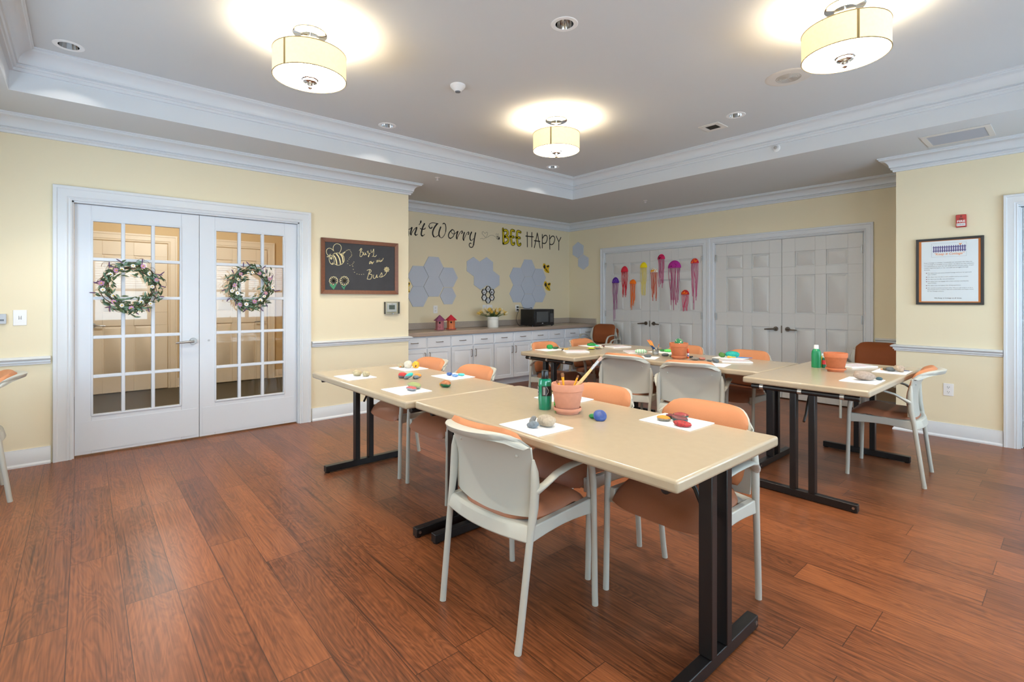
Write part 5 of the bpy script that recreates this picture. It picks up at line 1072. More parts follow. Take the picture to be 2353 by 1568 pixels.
ptxt('"Keep it Cottage"', 4.476, 1.725, 0.030, ORP, 0.212, 0.25, 0.0004)
lines = ['Keep it Cottage is a mindset.  It embodies our awareness that when we', 'are in Cottage as a caregiver or as a visitor, we adjust our own behaviors', 'and expectations to meet the real needs and the current reality of each', 'resident experiencing his or her own path and struggles through', 'dementia.']
for k, (s, w) in enumerate(zip(lines, (0.342, 0.355, 0.353, 0.316, 0.046))): ptxt(s, 4.401, 1.650 - 0.0165 * k, 0.011, DKP, w)
bl = [('We adjust how we move around Cottage and how we approach', 0.312, 1.553), ('each resident.', 0.066, 1.538), ('We adjust how we talk to each resident and to one another.', 0.292, 1.515), ('We adjust how we offer care and assistance.', 0.195, 1.494), ('We adjust how we engage and create activities and lifeskills', 0.292, 1.472), ('opportunities.', 0.066, 1.457),
      ('We adjust how we support the dining experience.', 0.240, 1.434), ('We remind ourselves and each other that our job today is to be a', 0.320, 1.410), ('Best Friend and to create a safe and comfortable and happy home', 0.324, 1.395), ('for our Cottage residents.', 0.120, 1.379)]
for s, w, z in bl: ptxt(s, 4.428, z, 0.0105, DKP, w)
b = MB()
for z in (1.556, 1.518, 1.497, 1.475, 1.437, 1.413): oval(b, (4.420, z), 0.0045, 0.0038, 0, PW, 0.0188, 8)
b.build('bullets', mat('maroon_print', (120, 60, 60), 0.6), t, fix=False)
ptxt('We Keep it Cottage at all times.', 4.478, 1.312, 0.014, DKP, 0.197, 0.0, 0.0002)

t = thing('fire_alarm', 'red fire alarm pull station lettered FIRE above the framed poster', 'fire alarm', PW(4.669, 2.032, 0))
FRED = mat('alarm_red', (176, 34, 38), 0.35); WLET = mat('white_lettering', (240, 240, 240), 0.5)
MB().box(-0.036, 0.036, -0.030, 0, -0.058, 0.058).build('housing', FRED, t, bevel=0.004)
MB().box(-0.030, 0.030, -0.036, -0.030, -0.048, -0.022).build('pull_bar', WHITEP, t, bevel=0.002)
b = MB(); b.box(-0.014, 0.014, -0.0315, -0.030, 0.012, 0.024); b.box(-0.005, 0.008, -0.0315, -0.030, 0.036, 0.048); b.build('latch', mat('dark_red', (96, 22, 24), 0.4), t)
text_obj('FIRE', 0.026, WLET, t, Matrix.Translation((-0.028, -0.0308, -0.013)) @ Matrix.Rotation(R(90), 4, 'X'), 'lettering', 0.0, 0.056, 0.0006)
b = MB()
for k in range(5): b.box(-0.026 + 0.011 * k, -0.019 + 0.011 * k, -0.0365, -0.036, -0.040, -0.030)
b.build('bar_marks', mat('grey_print', (150, 156, 162)), t)

# paper plate jellyfish on the closet doors
def jelly(label, xl, xr, zb, zt, capcol, tc, ends, style='plain', spots=None):
    cx, w = (xl + xr) / 2, (xr - xl); D = 0.008
    t = thing('paper_jellyfish', label, 'decoration', (cx, YB - 0.006, zb), 0, 'paper jellyfish on the closet door')
    G = lambda u, v, d: (u, -d, v)
    h = zt - zb; k0 = 14
    b = MB(); rings = []
    for q, dd in ((1.0, 0.001), (0.92, 0.014), (0.70, 0.026), (0.35, 0.034), (0.02, 0.037)):
        rings.append([G(q * w / 2 * math.cos(PI * k / k0), h * q * math.sin(PI * k / k0), dd) for k in range(k0 + 1)])
    b.loft(rings, False, False, close=False)
    b.add([G(w / 2 * math.cos(PI * k / k0), h * math.sin(PI * k / k0), 0.0005) for k in range(k0 + 1)], [tuple(range(k0 + 1))])
    b.build('cap', capcol, t, fix=False)
    if spots:
        rnd = random.Random(len(label)); b = MB()
        for k in range(spots[1]):
            a = PI * (0.08 + 0.84 * rnd.random()); q = 0.25 + 0.65 * rnd.random(); c = (q * w / 2 * math.cos(a), h * q * math.sin(a))
            b.ball(G(c[0], c[1], 0.036 * (1 - q ** 2.2) + 0.002), spots[2], 8, 5)
        b.build('dots', spots[0], t)
    rnd = random.Random(len(label) * 7)
    n = len(ends)
    for k, L in enumerate(ends):
        f = (k + 0.5) / n * 2 - 1; x = f * w * 0.46
        pts = [G(x, 0.002, 0.006)]
        m = 6; sway = rnd.uniform(-0.012, 0.012)
        for q in range(1, m + 1): pts.append(G(x * (1 - 0.35 * (q / m)) + sway * math.sin(q * 0.9) + rnd.uniform(-0.004, 0.004), -L * q / m, 0.005))
        b = MB(); b.tube(pts, 0.0042, 6); b.build('tentacle', tc[k % len(tc)], t)
    return t
yarn = lambda n, c: mat(n, c, 0.9, bump=(300, 0.5))
jelly('small purple paper jellyfish at the far left of the closet door', 0.047, 0.193, 1.589, 1.689, yarn('purple_paper', (84, 36, 150)), [yarn('mauve_yarn', (170, 110, 150))], [0.46, 0.66, 0.62, 0.30, 0.46, 0.44, 0.20], spots=(yarn('light_purple', (150, 120, 200)), 14, 0.006))
jelly('red paper jellyfish with long red tentacles near the left hinge', 0.237, 0.381, 1.772, 1.871, yarn('red_paper', (216, 40, 62)), [yarn('red_yarn', (206, 26, 46))], [0.38, 0.43, 0.40, 0.34, 0.36, 0.40, 0.43, 0.40])
jelly('orange paper jellyfish hanging low between the red and yellow ones', 0.415, 0.541, 1.567, 1.641, yarn('orange_paper', (244, 118, 16)), [yarn('orange_yarn', (240, 120, 50))], [0.40, 0.44, 0.36, 0.37, 0.30, 0.33, 0.28])
jelly('yellow paper jellyfish with a dense pale yellow fringe', 0.621, 0.755, 1.826, 1.916, yarn('yellow_paper', (246, 222, 20)), [yarn('pale_yellow_yarn', (228, 212, 130))], [0.43, 0.44, 0.46, 0.45, 0.42, 0.45, 0.46, 0.44, 0.45, 0.40])
jelly('white paper jellyfish with orange beads across the gap between the doors', 0.812, 0.956, 1.740, 1.808, yarn('white_paper', (226, 222, 214)), [yarn('rust_yarn', (200, 66, 40)), yarn('coral_yarn', (216, 120, 84))], [0.30, 0.40, 0.46, 0.36, 0.34, 0.42, 0.46], spots=(yarn('amber_beads', (246, 170, 20)), 16, 0.009))
jelly('crimson paper jellyfish with dark dots, highest on the door', 0.950, 1.082, 1.945, 2.027, yarn('crimson_paper', (206, 30, 90)), [yarn('pink_yarn', (196, 96, 136))], [0.44, 0.40, 0.30, 0.34, 0.38, 0.46, 0.38], spots=(yarn('black_dots', (60, 14, 30)), 12, 0.007))
jelly('large magenta paper jellyfish with dark specks in the middle of the right leaf', 1.133, 1.360, 1.795, 1.913, yarn('magenta_paper', (176, 40, 146)), [yarn('rose_yarn', (180, 84, 124))], [0.50, 0.58, 0.50, 0.55, 0.66, 0.50, 0.58, 0.57, 0.54, 0.50], spots=(yarn('black_dots', (60, 14, 30)), 11, 0.005))
jelly('red orange paper jellyfish with pompoms beside the right hinge', 1.520, 1.651, 1.849, 1.924, yarn('scarlet_paper', (214, 42, 62)), [yarn('pink_yarn', (196, 96, 136))], [0.50, 0.60, 0.70, 0.30, 0.52, 0.56, 0.50], spots=(yarn('orange_beads', (248, 122, 30)), 18, 0.009))
jelly('small red and orange paper jellyfish low on the right leaf', 1.362, 1.496, 1.378, 1.451, yarn('dark_red_paper', (196, 36, 40)), [yarn('hot_pink_yarn', (218, 86, 120))], [0.20, 0.26, 0.25, 0.20, 0.24, 0.25], spots=(yarn('orange_beads', (248, 122, 30)), 12, 0.010))

# ------------------------------------------------------------------ wreaths on the french doors
GR1 = mat('olive_leaf', (62, 80, 44), 0.6); GR2 = mat('sage_leaf', (98, 128, 108), 0.6); GR3 = mat('deep_leaf', (46, 66, 38), 0.6)
TWIG = mat('brown_twig', (86, 66, 48), 0.8); PETW = mat('white_petal', (236, 232, 228), 0.7); PETM = mat('mauve_petal', (186, 136, 176), 0.7); PETC = mat('yellow_flower_eye', (214, 178, 40), 0.7); LAV = mat('lavender_spike', (92, 66, 102), 0.8)
def wreath(label, yc, zc, rad, seed):
    rnd = random.Random(seed)
    t = thing('floral_wreath', label, 'wreath', (0.002, yc, zc), 0, 'floral wreaths on the french doors')
    pt = lambda a, r_, d=0.0: (d, r_ * math.cos(a), r_ * math.sin(a))
    b = MB()
    for k in range(9):
        ph, am, off = rnd.random() * 6, rnd.uniform(0.006, 0.020), rnd.uniform(-0.025, 0.025)
        b.tube([pt(2 * PI * q / 40, rad + off + am * math.sin(3 * 2 * PI * q / 40 + ph), 0.012 + 0.010 * math.sin(2 * 2 * PI * q / 40 + ph)) for q in range(41)], 0.0032, 5)
    for k in range(26):
        a = rnd.random() * 2 * PI; r0 = rad + rnd.uniform(-0.02, 0.03); P = [pt(a, r0, 0.02)]
        da = rnd.choice((-1, 1)) * rnd.uniform(0.25, 0.5); up = rnd.uniform(0.03, 0.075)
        for q in range(1, 6): P.append(pt(a + da * q / 5, r0 + up * math.sin(PI * q / 7), 0.02 + 0.012 * q / 5))
        b.tube(P, 0.0014, 5)
    b.build('twig_ring', TWIG, t)
    def leaf(b, base, d, L, w, nrm):
        d = Vector(d).normalized(); nrm = Vector(nrm); s = d.cross(nrm).normalized(); n = s.cross(d).normalized(); B = Vector(base); vs = []
        for q, ww, hh in ((0, 0.08, 0), (0.25, 0.8, 0.10), (0.5, 1.0, 0.14), (0.75, 0.7, 0.10), (1, 0.02, 0.0)):
            c = B + d * (L * q) + n * (L * hh); vs += [c + s * (w * ww / 2) - n * 0.15 * w * ww, c + n * 0.0, c - s * (w * ww / 2) - n * 0.15 * w * ww]
        fs = []
        for q in range(4):
            o = q * 3; fs += [(o, o + 1, o + 4, o + 3), (o + 1, o + 2, o + 5, o + 4)]
        b.add(vs, fs)
    for nm, m, cnt in (('leaves', GR1, 130), ('leaves', GR2, 90), ('leaves', GR3, 80)):
        b = MB()
        for k in range(cnt):
            a = rnd.random() * 2 * PI; r0 = rad + rnd.gauss(0, 0.030)
            if rnd.random() < 0.18: a = -PI / 2 + rnd.gauss(0, 0.30); r0 = rad + rnd.uniform(0.0, 0.05)
            base = pt(a, r0, 0.012 + rnd.random() * 0.03)
            ta = a + PI / 2 * rnd.choice((1, 1, -1)) + rnd.uniform(-1.0, 1.0)
            leaf(b, base, (rnd.uniform(0.0, 0.7), math.cos(ta), math.sin(ta)), rnd.uniform(0.035, 0.068), rnd.uniform(0.011, 0.018), (1, rnd.uniform(-.5, .5), rnd.uniform(-.5, .5)))
        b.build(nm, m, t, fix=False)
    for k in range(17):
        a = 2 * PI * (k + rnd.uniform(-.3, .3)) / 17; r0 = rad + rnd.uniform(-0.03, 0.035); c = Vector(pt(a, r0, 0.048 + rnd.random() * 0.014))
        nrm = Vector((1, rnd.uniform(-.5, .5), rnd.uniform(-.5, .5))).normalized(); s = nrm.cross(Vector((0, 0, 1))).normalized(); u = s.cross(nrm)
        b = MB(); pr = rnd.uniform(0.016, 0.023)
        for q in range(8):
            an = 2 * PI * q / 8; d = s * math.cos(an) + u * math.sin(an); e = nrm.cross(d)
            b.add([c, c + d * pr * .55 + e * pr * .30 + nrm * .004, c + d * pr + e * pr * .16 + nrm * .002, c + d * pr - e * pr * .16 + nrm * .002, c + d * pr * .55 - e * pr * .30 + nrm * .004], [(0, 1, 2, 3, 4)])
        f = b.build('flower', PETM if k % 5 in (1, 3) else PETW, t, fix=False)
        MB().ball(tuple(c + nrm * 0.003), (0.006, 0.006, 0.006), 8, 6).build('flower_center', PETC, f)
    for k in range(16):
        a = 2 * PI * (k + rnd.uniform(-.4, .4)) / 16; r0 = rad + rnd.uniform(0.0, 0.02); ta = a + rnd.choice((0.4, -0.4, 0.9, -0.9)); L = rnd.uniform(0.07, 0.11)
        p0 = Vector(pt(a, r0, 0.03)); d = Vector((0.15, math.cos(ta), math.sin(ta))).normalized()
        b = MB(); b.tube([p0, p0 + d * L * .4], 0.0014, 5); b.tube([p0 + d * L * .4, p0 + d * L * .6, p0 + d * L * .9, p0 + d * L], [0.002, 0.0048, 0.0044, 0.001], 7); b.build('lavender_sprig', LAV, t)
    return t
wreath('floral wreath with white and mauve flowers on the left glass door', 0.908, 1.415, 0.170, 4)
wreath('floral wreath with white and mauve flowers on the right glass door', 1.850, 1.425, 0.165, 9)
# ------------------------------------------------------------------ things on the counter
KZ = 0.866
def birdhouse(label, x, y, rot, wall, roof, trim_):
    t = thing('birdhouse', label, 'birdhouse', (x, y, KZ), rot, 'wooden birdhouses on the counter'); t.scale = (0.88, 0.88, 0.88)
    hexp = lambda r, k: (r * math.cos(PI / 3 * k), r * math.sin(PI / 3 * k))
    b = MB(); b.loft([[(*hexp(0.067, k), 0.016) for k in range(6)], [(*hexp(0.067, k), 0.158) for k in range(6)]]); b.build('walls', wall, t, bevel=0.001)
    b = MB(); b.loft([[(*hexp(0.086, k), 0.006) for k in range(6)], [(*hexp(0.086, k), 0.017) for k in range(6)]])
    for k in range(6): b.box(*[v for q in hexp(0.07, k) for v in (q - 0.008, q + 0.008)], 0, 0.006)
    b.build('base', trim_, t)
    b = MB(); b.loft([[(*hexp(0.098, k), 0.152) for k in range(6)], [(*hexp(0.096, k), 0.158) for k in range(6)], [(*hexp(0.003, k), 0.246) for k in range(6)]]); b.build('roof', roof, t)
    d = 0.067 * math.cos(PI / 6)
    b = MB(); a = PI / 6
    G = lambda u, v, e: ((d + e) * math.cos(a) - u * math.sin(a), (d + e) * math.sin(a) + u * math.cos(a), v)
    b.prism([(0.014 * math.cos(2 * PI * k / 20), 0.120 + 0.017 * math.sin(2 * PI * k / 20)) for k in range(20)], G, 0, 0.0012); b.build('entrance_hole', mat('hole_black', (24, 20, 22), 0.9), t)
    return t, G
t, G = birdhouse('purple birdhouse with a pointed violet roof beside the red roofed one', -0.62, 4.455, R(-62), mat('mauve_wood', (176, 112, 122), 0.7, var=(25, 0.12)), mat('violet_roof', (136, 66, 108), 0.6, var=(30, 0.1)), mat('mauve_wood', (176, 112, 122)))
b = MB(); stroke(b, [(0.016 * math.cos(PI / 2 + 0.5 + (2 * PI - 1.0) * k / 14), 0.055 + 0.019 * math.sin(PI / 2 + 0.5 + (2 * PI - 1.0) * k / 14)) for k in range(15)], 0.0035, G, 0.0012); stroke(b, [(-0.006, 0.052), (0, 0.046), (0.007, 0.054)], 0.003, G, 0.0012); b.build('painted_ring', mat('plum_paint', (120, 40, 70), 0.6), t, fix=False)
birdhouse('orange wood birdhouse with a bright red pointed roof', -0.63, 4.655, R(-62), mat('orange_wood', (214, 124, 78), 0.7, var=(25, 0.12)), mat('red_roof', (200, 24, 48), 0.55), mat('red_base', (196, 84, 66), 0.6))

t = thing('flower_vase', 'white cylindrical ceramic vase holding tulips on the counter', 'vase', (-0.65, 5.455, KZ))
MB().lathe([(0.001, 0.0), (0.084, 0.0), (0.087, 0.004), (0.087, 0.125), (0.0895, 0.128), (0.0895, 0.140), (0.087, 0.143), (0.088, 0.168), (0.082, 0.168), (0.080, 0.02), (0.001, 0.02)], n=48).build('body', mat('white_glazed_ceramic', (232, 232, 226), 0.25), t)
rnd = random.Random(12)
TY = mat('yellow_tulip', (240, 204, 96), 0.6, var=(20, 0.08)); TC = mat('cream_tulip', (238, 226, 190), 0.6, var=(20, 0.05)); TG = mat('tulip_green', (86, 112, 62), 0.6)
def make_tulip(m):
    t = thing('tulip', '', 'flower', (0, 0, 0), 0, 'tulips in the white vase')
    b = MB()
    for q in range(6):
        a = PI / 3 * q; w = 0.013; r = 0.010 if q % 2 else 0.012; top, bot = [], []
        for j in range(5):
            v = j / 4; rr = r * (0.35 + 1.15 * math.sin(PI * (0.12 + 0.62 * v))); h = 0.046 * v; ww = w * math.sin(PI * (0.15 + 0.78 * v))
            rt, rb = [], []
            for s in (-1, 0, 1):
                aa = a + s * ww / max(rr, 0.006) * 0.5
                rt.append((rr * math.cos(aa), rr * math.sin(aa), h)); rb.append(((rr - 0.001) * math.cos(aa), (rr - 0.001) * math.sin(aa), h))
            top.append(rt); bot.append(rb)
        b.sheet(top, bot)
    b.build('bloom', m, t)
    b = MB(); b.tube([(0, 0, 0.002), (0.002, 0, -0.05), (0, 0, -0.13)], 0.0026, 6); b.build('stem', TG, t)
    top = [[(0.004 + 0.004 * s_, 0.010 * s * math.sin(PI * (.1 + .85 * v)), -0.12 + 0.11 * v) for s in (-1, 0, 1)] for v in (0, .33, .66, 1) for s_ in (v * v * 3,)]
    MB().sheet(top, [[(p[0] - 0.0008, p[1], p[2]) for p in r_] for r_ in top]).build('leaf', TG, t)
    return t
proto = {0: make_tulip(TY), 1: make_tulip(TC)}; used = set()
for k in range(34):
    kind = k % 2; a = k * 2.39996; rr = math.sqrt((k + 0.5) / 34); tilt = rr * R(76)
    lab = 'yellow tulip in the white vase on the counter' if kind == 0 else 'cream white tulip in the white vase on the counter'
    L = 0.085 + 0.075 * rr + rnd.uniform(-0.012, 0.012)
    base = Vector((-0.65, 5.455, KZ + 0.155)) + Vector((0.055 * rr * math.cos(a), 0.055 * rr * math.sin(a), 0))
    d = Vector((math.sin(tilt) * math.cos(a), math.sin(tilt) * math.sin(a), math.cos(tilt)))
    t = proto[kind] if kind not in used else copy_tree(proto[kind]); used.add(kind)
    t['label'] = lab; p = base + d * L; t.location = p
    t.rotation_euler = d.to_track_quat('Z', 'X').to_euler(); t.scale = (1.3, 1.3, 1.3)

t = thing('microwave', 'black microwave oven on the counter with a dark door window', 'microwave', (-0.52, 6.295, KZ), 0)
W2, D2, H2 = 0.223, 0.168, 0.278   # half width along y, half depth along x
MBLK = mat('microwave_black', (17, 16, 17), 0.3)
MB().box(-D2, D2 - 0.03, -W2, W2, 0.014, H2).build('body', MBLK, t, bevel=0.004)
d = MB(); d.box(D2 - 0.029, D2, -W2, W2 - 0.115, 0.016, H2 - 0.002); dr = d.build('door', MBLK, t, bevel=0.004)
MB().box(D2, D2 + 0.0015, -W2 + 0.045, W2 - 0.135, 0.070, H2 - 0.040).build('window', mat('microwave_window', (74, 78, 80), 0.2), dr)
b = MB(); b.tube([(D2 + 0.001, -W2 + 0.06, 0.050), (D2 + 0.012, -0.10, 0.046), (D2 + 0.001, W2 - 0.16, 0.050)], 0.004, 8); b.build('lower_rim', MBLK, dr)
b = MB(); oval(b, (-0.06, 0.050), 0.016, 0.007, 0, lambda u, v, e: (D2 + 0.017, u, v), 0); b.build('badge', mat('silver_badge', (190, 190, 190), 0.3), dr, fix=False)
d = MB(); d.box(D2 - 0.029, D2 - 0.001, W2 - 0.113, W2, 0.016, H2 - 0.002); cp = d.build('control_panel', MBLK, t, bevel=0.004)
b = MB()
for r_ in range(7):
    for c_ in range(3): b.box(D2 - 0.001, D2 + 0.0008, W2 - 0.088 + 0.024 * c_, W2 - 0.070 + 0.024 * c_, 0.065 + 0.021 * r_, 0.079 + 0.021 * r_)
b.build('keypad', mat('keypad_grey', (92, 96, 100), 0.4), cp)
MB().box(D2 - 0.001, D2 + 0.0008, W2 - 0.088, W2 - 0.022, 0.228, 0.258).build('display', mat('dark_display', (36, 40, 40), 0.15), cp)
b = MB()
for k in range(7): b.box(-D2 + 0.05 + 0.036 * k, -D2 + 0.062 + 0.036 * k, -W2 - 0.0012, -W2 + 0.001, 0.05, 0.16)
b.build('vent_slots', mat('vent_black', (5, 5, 5), 0.6), t)
b = MB()
for x in (-0.15, 0.12):
    for y in (-0.22, 0.22): b.cyl((x, y, 0), (x, y, 0.016), 0.014, 0.012, 12)
b.build('foot', BLACKP, t)
MW = t
def cord(pts, plug):
    O = Vector(MW.location); q = lambda p: tuple(Vector(p) - O)
    c = MB(); c.tube([q(p) for p in smooth2(pts, 5)], 0.0038, 8); w = c.build('power_cord', BLACKP, MW)
    b = MB(); b.cyl(q((XH + 0.009, plug[0], plug[1])), q((XH + 0.034, plug[0], plug[1])), 0.016, 0.010, 14); b.build('plug', BLACKP, w)
cord([(XH + 0.034, 6.236, 1.172), (XH + 0.06, 6.30, 1.165), (XH + 0.07, 6.42, 1.145), (XH + 0.07, 6.50, 1.158), (XH + 0.06, 6.53, 1.15), (XH + 0.05, 6.52, 1.05)], (6.236, 1.172))
cord([(XH + 0.034, 6.236, 1.128), (XH + 0.07, 6.22, 1.120), (XH + 0.14, 6.12, 1.06), (XH + 0.20, 6.045, 0.97), (XH + 0.26, 6.025, 0.90), (XH + 0.31, 6.03, 0.871), (XH + 0.36, 6.065, 0.871), (XH + 0.38, 6.12, 0.871)], (6.236, 1.128))

# ------------------------------------------------------------------ things on the tables
TT = 0.760
PT = 0.7635      # top of a canvas board
def board(label, x, y, rot=0.0, w=0.248, d=0.205, z=TT):
    b = MB(); b.box(-w / 2, w / 2, -d / 2, d / 2, 0, 0.0035)
    o = b.build('canvas_board', CANVAS, None, loc=(x, y, z + 0.0002), rot=(0, 0, R(rot)), bevel=0.0008)
    return tag(o, label, 'board', 'blank white canvas boards on the tables')
board('blank white board under the two tan rocks nearest the french doors', 2.066, 2.040, 1)
board('blank white board under the tan, round and yellow rocks', 1.930, 2.537, 1)
board('blank white board under the blue and teal rocks', 2.502, 2.566, 1)
board('blank white board under the long grey green rock', 2.758, 2.058, 0)
board('blank white board behind the terracotta brush pot', 3.545, 2.585, 0, 0.25, 0.21)
board('blank white board under the three grey stones on the nearest table', 3.873, 2.060, -1)
board('blank white board under the four painted red and orange stones', 4.223, 2.588, -1)
board('blank white board under the large brown rock by the pier wall', 4.440, 4.532, 91, 0.25, 0.205)
board('blank white board under three rocks at the far end of the right table', 4.470, 5.188, 91, 0.25, 0.205)
board('blank white board under the bright green ball rock', 1.642, 4.395, 85)
board('blank white board under the flat green rock near the cabinets', 1.640, 5.105, 80, 0.25, 0.21)
board('blank white board behind the first grey chair back on the crosswise table', 2.720, 4.560, 20)
board('blank white board under the two leaf green rocks', 2.600, 5.095, -4)
board('blank white board under the teal rock', 3.270, 5.125, -2)
board('blank white board behind the second grey chair back', 3.385, 4.555, 10)

def rock_mat(name, base, paint=None, mode='none', p2=None, zcut=0.2, rough=0.75):
    m = bpy.data.materials.new(name); m.use_nodes = True
    nt = m.node_tree; N = nt.nodes; L = nt.links; b = N['Principled BSDF']; b.inputs['Roughness'].default_value = rough
    tc = N.new('ShaderNodeTexCoord'); n = N.new('ShaderNodeTexNoise'); n.inputs['Scale'].default_value = 90; n.inputs['Detail'].default_value = 5
    L.new(tc.outputs['Object'], n.inputs['Vector'])
    r = N.new('ShaderNodeValToRGB'); c = lin(base)
    r.color_ramp.elements[0].position = .25; r.color_ramp.elements[1].position = .75
    r.color_ramp.elements[0].color = tuple(v * .72 for v in c[:3]) + (1,); r.color_ramp.elements[1].color = tuple(min(1, v * 1.2) for v in c[:3]) + (1,)
    L.new(n.outputs['Fac'], r.inputs['Fac']); out = r.outputs['Color']
    bp = N.new('ShaderNodeBump'); bp.inputs['Strength'].default_value = .35; bp.inputs['Distance'].default_value = .002
    L.new(n.outputs['Fac'], bp.inputs['Height']); L.new(bp.outputs['Normal'], b.inputs['Normal'])
    def mixin(fac, col, prev):
        x = N.new('ShaderNodeMixRGB'); L.new(fac, x.inputs['Fac']); L.new(prev, x.inputs['Color1']); x.inputs['Color2'].default_value = lin(col); return x.outputs['Color']
    def thr(sock, lo, hi):
        mr = N.new('ShaderNodeMapRange'); mr.inputs['From Min'].default_value = lo; mr.inputs['From Max'].default_value = hi; L.new(sock, mr.inputs['Value']); return mr.outputs['Result']
    if mode in ('top', 'patch'):
        # paint where the generated height passes a wobbly line
        sp = N.new('ShaderNodeSeparateXYZ'); L.new(tc.outputs['Generated'], sp.inputs[0])
        n2 = N.new('ShaderNodeTexNoise'); n2.inputs['Scale'].default_value = 3.5; L.new(tc.outputs['Generated'], n2.inputs['Vector'])
        a = N.new('ShaderNodeMath'); a.operation = 'ADD'; L.new(sp.outputs[2], a.inputs[0])
        s = N.new('ShaderNodeMath'); s.operation = 'MULTIPLY'; s.inputs[1].default_value = .45; L.new(n2.outputs['Fac'], s.inputs[0]); L.new(s.outputs[0], a.inputs[1])
        out = mixin(thr(a.outputs[0], zcut + .2, zcut + .26), paint, out)
        if p2: out = mixin(thr(a.outputs[0], zcut + .42, zcut + .46), p2, out)
    elif mode == 'stripe':
        w = N.new('ShaderNodeTexWave'); w.inputs['Scale'].default_value = 1.6; w.inputs['Distortion'].default_value = 2; L.new(tc.outputs['Generated'], w.inputs['Vector'])
        out = mixin(thr(w.outputs['Fac'], .45, .52), paint, out)
    elif mode == 'dots':
        v = N.new('ShaderNodeTexVoronoi'); v.inputs['Scale'].default_value = 5.5; L.new(tc.outputs['Generated'], v.inputs['Vector'])
        iv = N.new('ShaderNodeMath'); iv.operation = 'SUBTRACT'; iv.inputs[0].default_value = 1.0; L.new(v.outputs['Distance'], iv.inputs[1])
        out = mixin(thr(iv.outputs[0], .70, .73), paint, out)
    L.new(out, b.inputs['Base Color']); return m
RM = {}
def rock(label, x, y, lx, ly, lz, m, rot=0, tilt=(0, 0), seed=0, z=PT, rough=0.10, name='painted_rock', lift=None):
    lx, ly, lz = lx * 1.13, ly * 1.13, lz * 1.10; rnd = random.Random(seed * 13 + 5); off = Vector((rnd.random() * 50, rnd.random() * 50, rnd.random() * 50))
    b = MB(); nu, nv = 28, 18
    E = Euler((R(tilt[0]), R(tilt[1]), 0)).to_matrix(); pts = []
    for i in range(1, nv):
        th = PI * i / nv
        for k in range(nu):
            ph = 2 * PI * k / nu; d = Vector((math.sin(th) * math.cos(ph), math.sin(th) * math.sin(ph), -math.cos(th)))
            s = 1 + rough * 1.6 * mnoise.noise(d * 1.25 + off) + rough * 0.5 * mnoise.noise(d * 3.0 + off)
            d = Vector((math.copysign(abs(d.x) ** .92, d.x), math.copysign(abs(d.y) ** .92, d.y), math.copysign(abs(d.z) ** .9, d.z)))
            p = E @ Vector((d.x * lx / 2 * s, d.y * ly / 2 * s, d.z * lz / 2 * s)); pts.append(p)
    bot = E @ Vector((0, 0, -lz / 2)); top = E @ Vector((0, 0, lz / 2)); allp = pts + [bot, top]
    zmin = min(p.z for p in allp); h = max(p.z for p in allp) - zmin
    fl = zmin + h * 0.05
    allp = [Vector((p.x, p.y, max(p.z, fl) - fl)) for p in allp]
    fs = []
    for i in range(nv - 2):
        for k in range(nu): fs.append((i * nu + k, i * nu + (k + 1) % nu, (i + 1) * nu + (k + 1) % nu, (i + 1) * nu + k))
    B = len(pts); Lr = (nv - 2) * nu
    for k in range(nu): fs += [(B, (k + 1) % nu, k), (B + 1, Lr + k, Lr + (k + 1) % nu)]
    b.add(allp, fs); o = b.build(name, m, None, loc=(x, y, z + (lift or 0.0004)), rot=(0, 0, R(rot)), ang=80)
    return tag(o, label, 'rock', 'rocks on the craft tables')
TANR = rock_mat('tan_rock', (176, 164, 132)); GREYR = rock_mat('grey_rock', (128, 130, 130)); DARKR = rock_mat('dark_grey_rock', (92, 98, 100)); PALER = rock_mat('pale_rock', (206, 198, 182)); BRNR = rock_mat('brown_grey_rock', (160, 142, 128)); WARMR = rock_mat('warm_grey_rock', (168, 156, 138))
# table nearest the french doors
rock('left of the two tan rocks on the board nearest the french doors', 2.045, 2.062, 0.060, 0.046, 0.038, TANR, 20, seed=1)
rock('right of the two tan rocks, the squarer one, on the board nearest the doors', 2.114, 2.098, 0.052, 0.044, 0.037, TANR, -10, seed=2)
rock('flat tan rock with an orange paint spot beside the round pale rock', 1.858, 2.510, 0.054, 0.044, 0.031, rock_mat('tan_orange', (170, 158, 130)), 10, seed=3)
o_ = bpy.context.scene.objects
rock('round pale rock between the flat tan one and the yellow one', 1.922, 2.535, 0.056, 0.056, 0.054, PALER, 0, seed=4, rough=0.05)
rock('egg shaped yellow rock with a brown painted patch', 1.964, 2.580, 0.047, 0.046, 0.050, rock_mat('yellow_brown', (236, 170, 40), (120, 66, 36), 'none', rough=0.4), 30, (0, 12), seed=5, rough=0.05)
rock('red topped grey stone left in the loose group of four', 2.320, 2.270, 0.058, 0.046, 0.036, rock_mat('red_top', (96, 94, 98), (188, 60, 58), 'top', zcut=0.42), 10, (0, 0), seed=6, z=TT)
rock('grey stone with a turquoise stripe tilted in the loose group of four', 2.393, 2.275, 0.058, 0.042, 0.028, rock_mat('teal_top', (122, 128, 132), (52, 184, 178), 'top', zcut=0.52), 40, (0, -32), seed=7, z=TT)
rock('small blue grey stone with an orange dot in the loose group of four', 2.412, 2.322, 0.040, 0.034, 0.022, rock_mat('blue_grey', (110, 122, 132)), 0, seed=8, z=TT)
rock('grey stone with an orange top at the back of the loose group of four', 2.375, 2.360, 0.046, 0.040, 0.026, rock_mat('orange_top', (118, 120, 122), (226, 140, 56), 'top', zcut=0.42), 0, seed=9, z=TT)
rock('dark blue painted rock on the board with blue and teal rocks', 2.455, 2.568, 0.048, 0.034, 0.020, rock_mat('blue_rock', (44, 88, 158), rough=0.4), -15, seed=10)
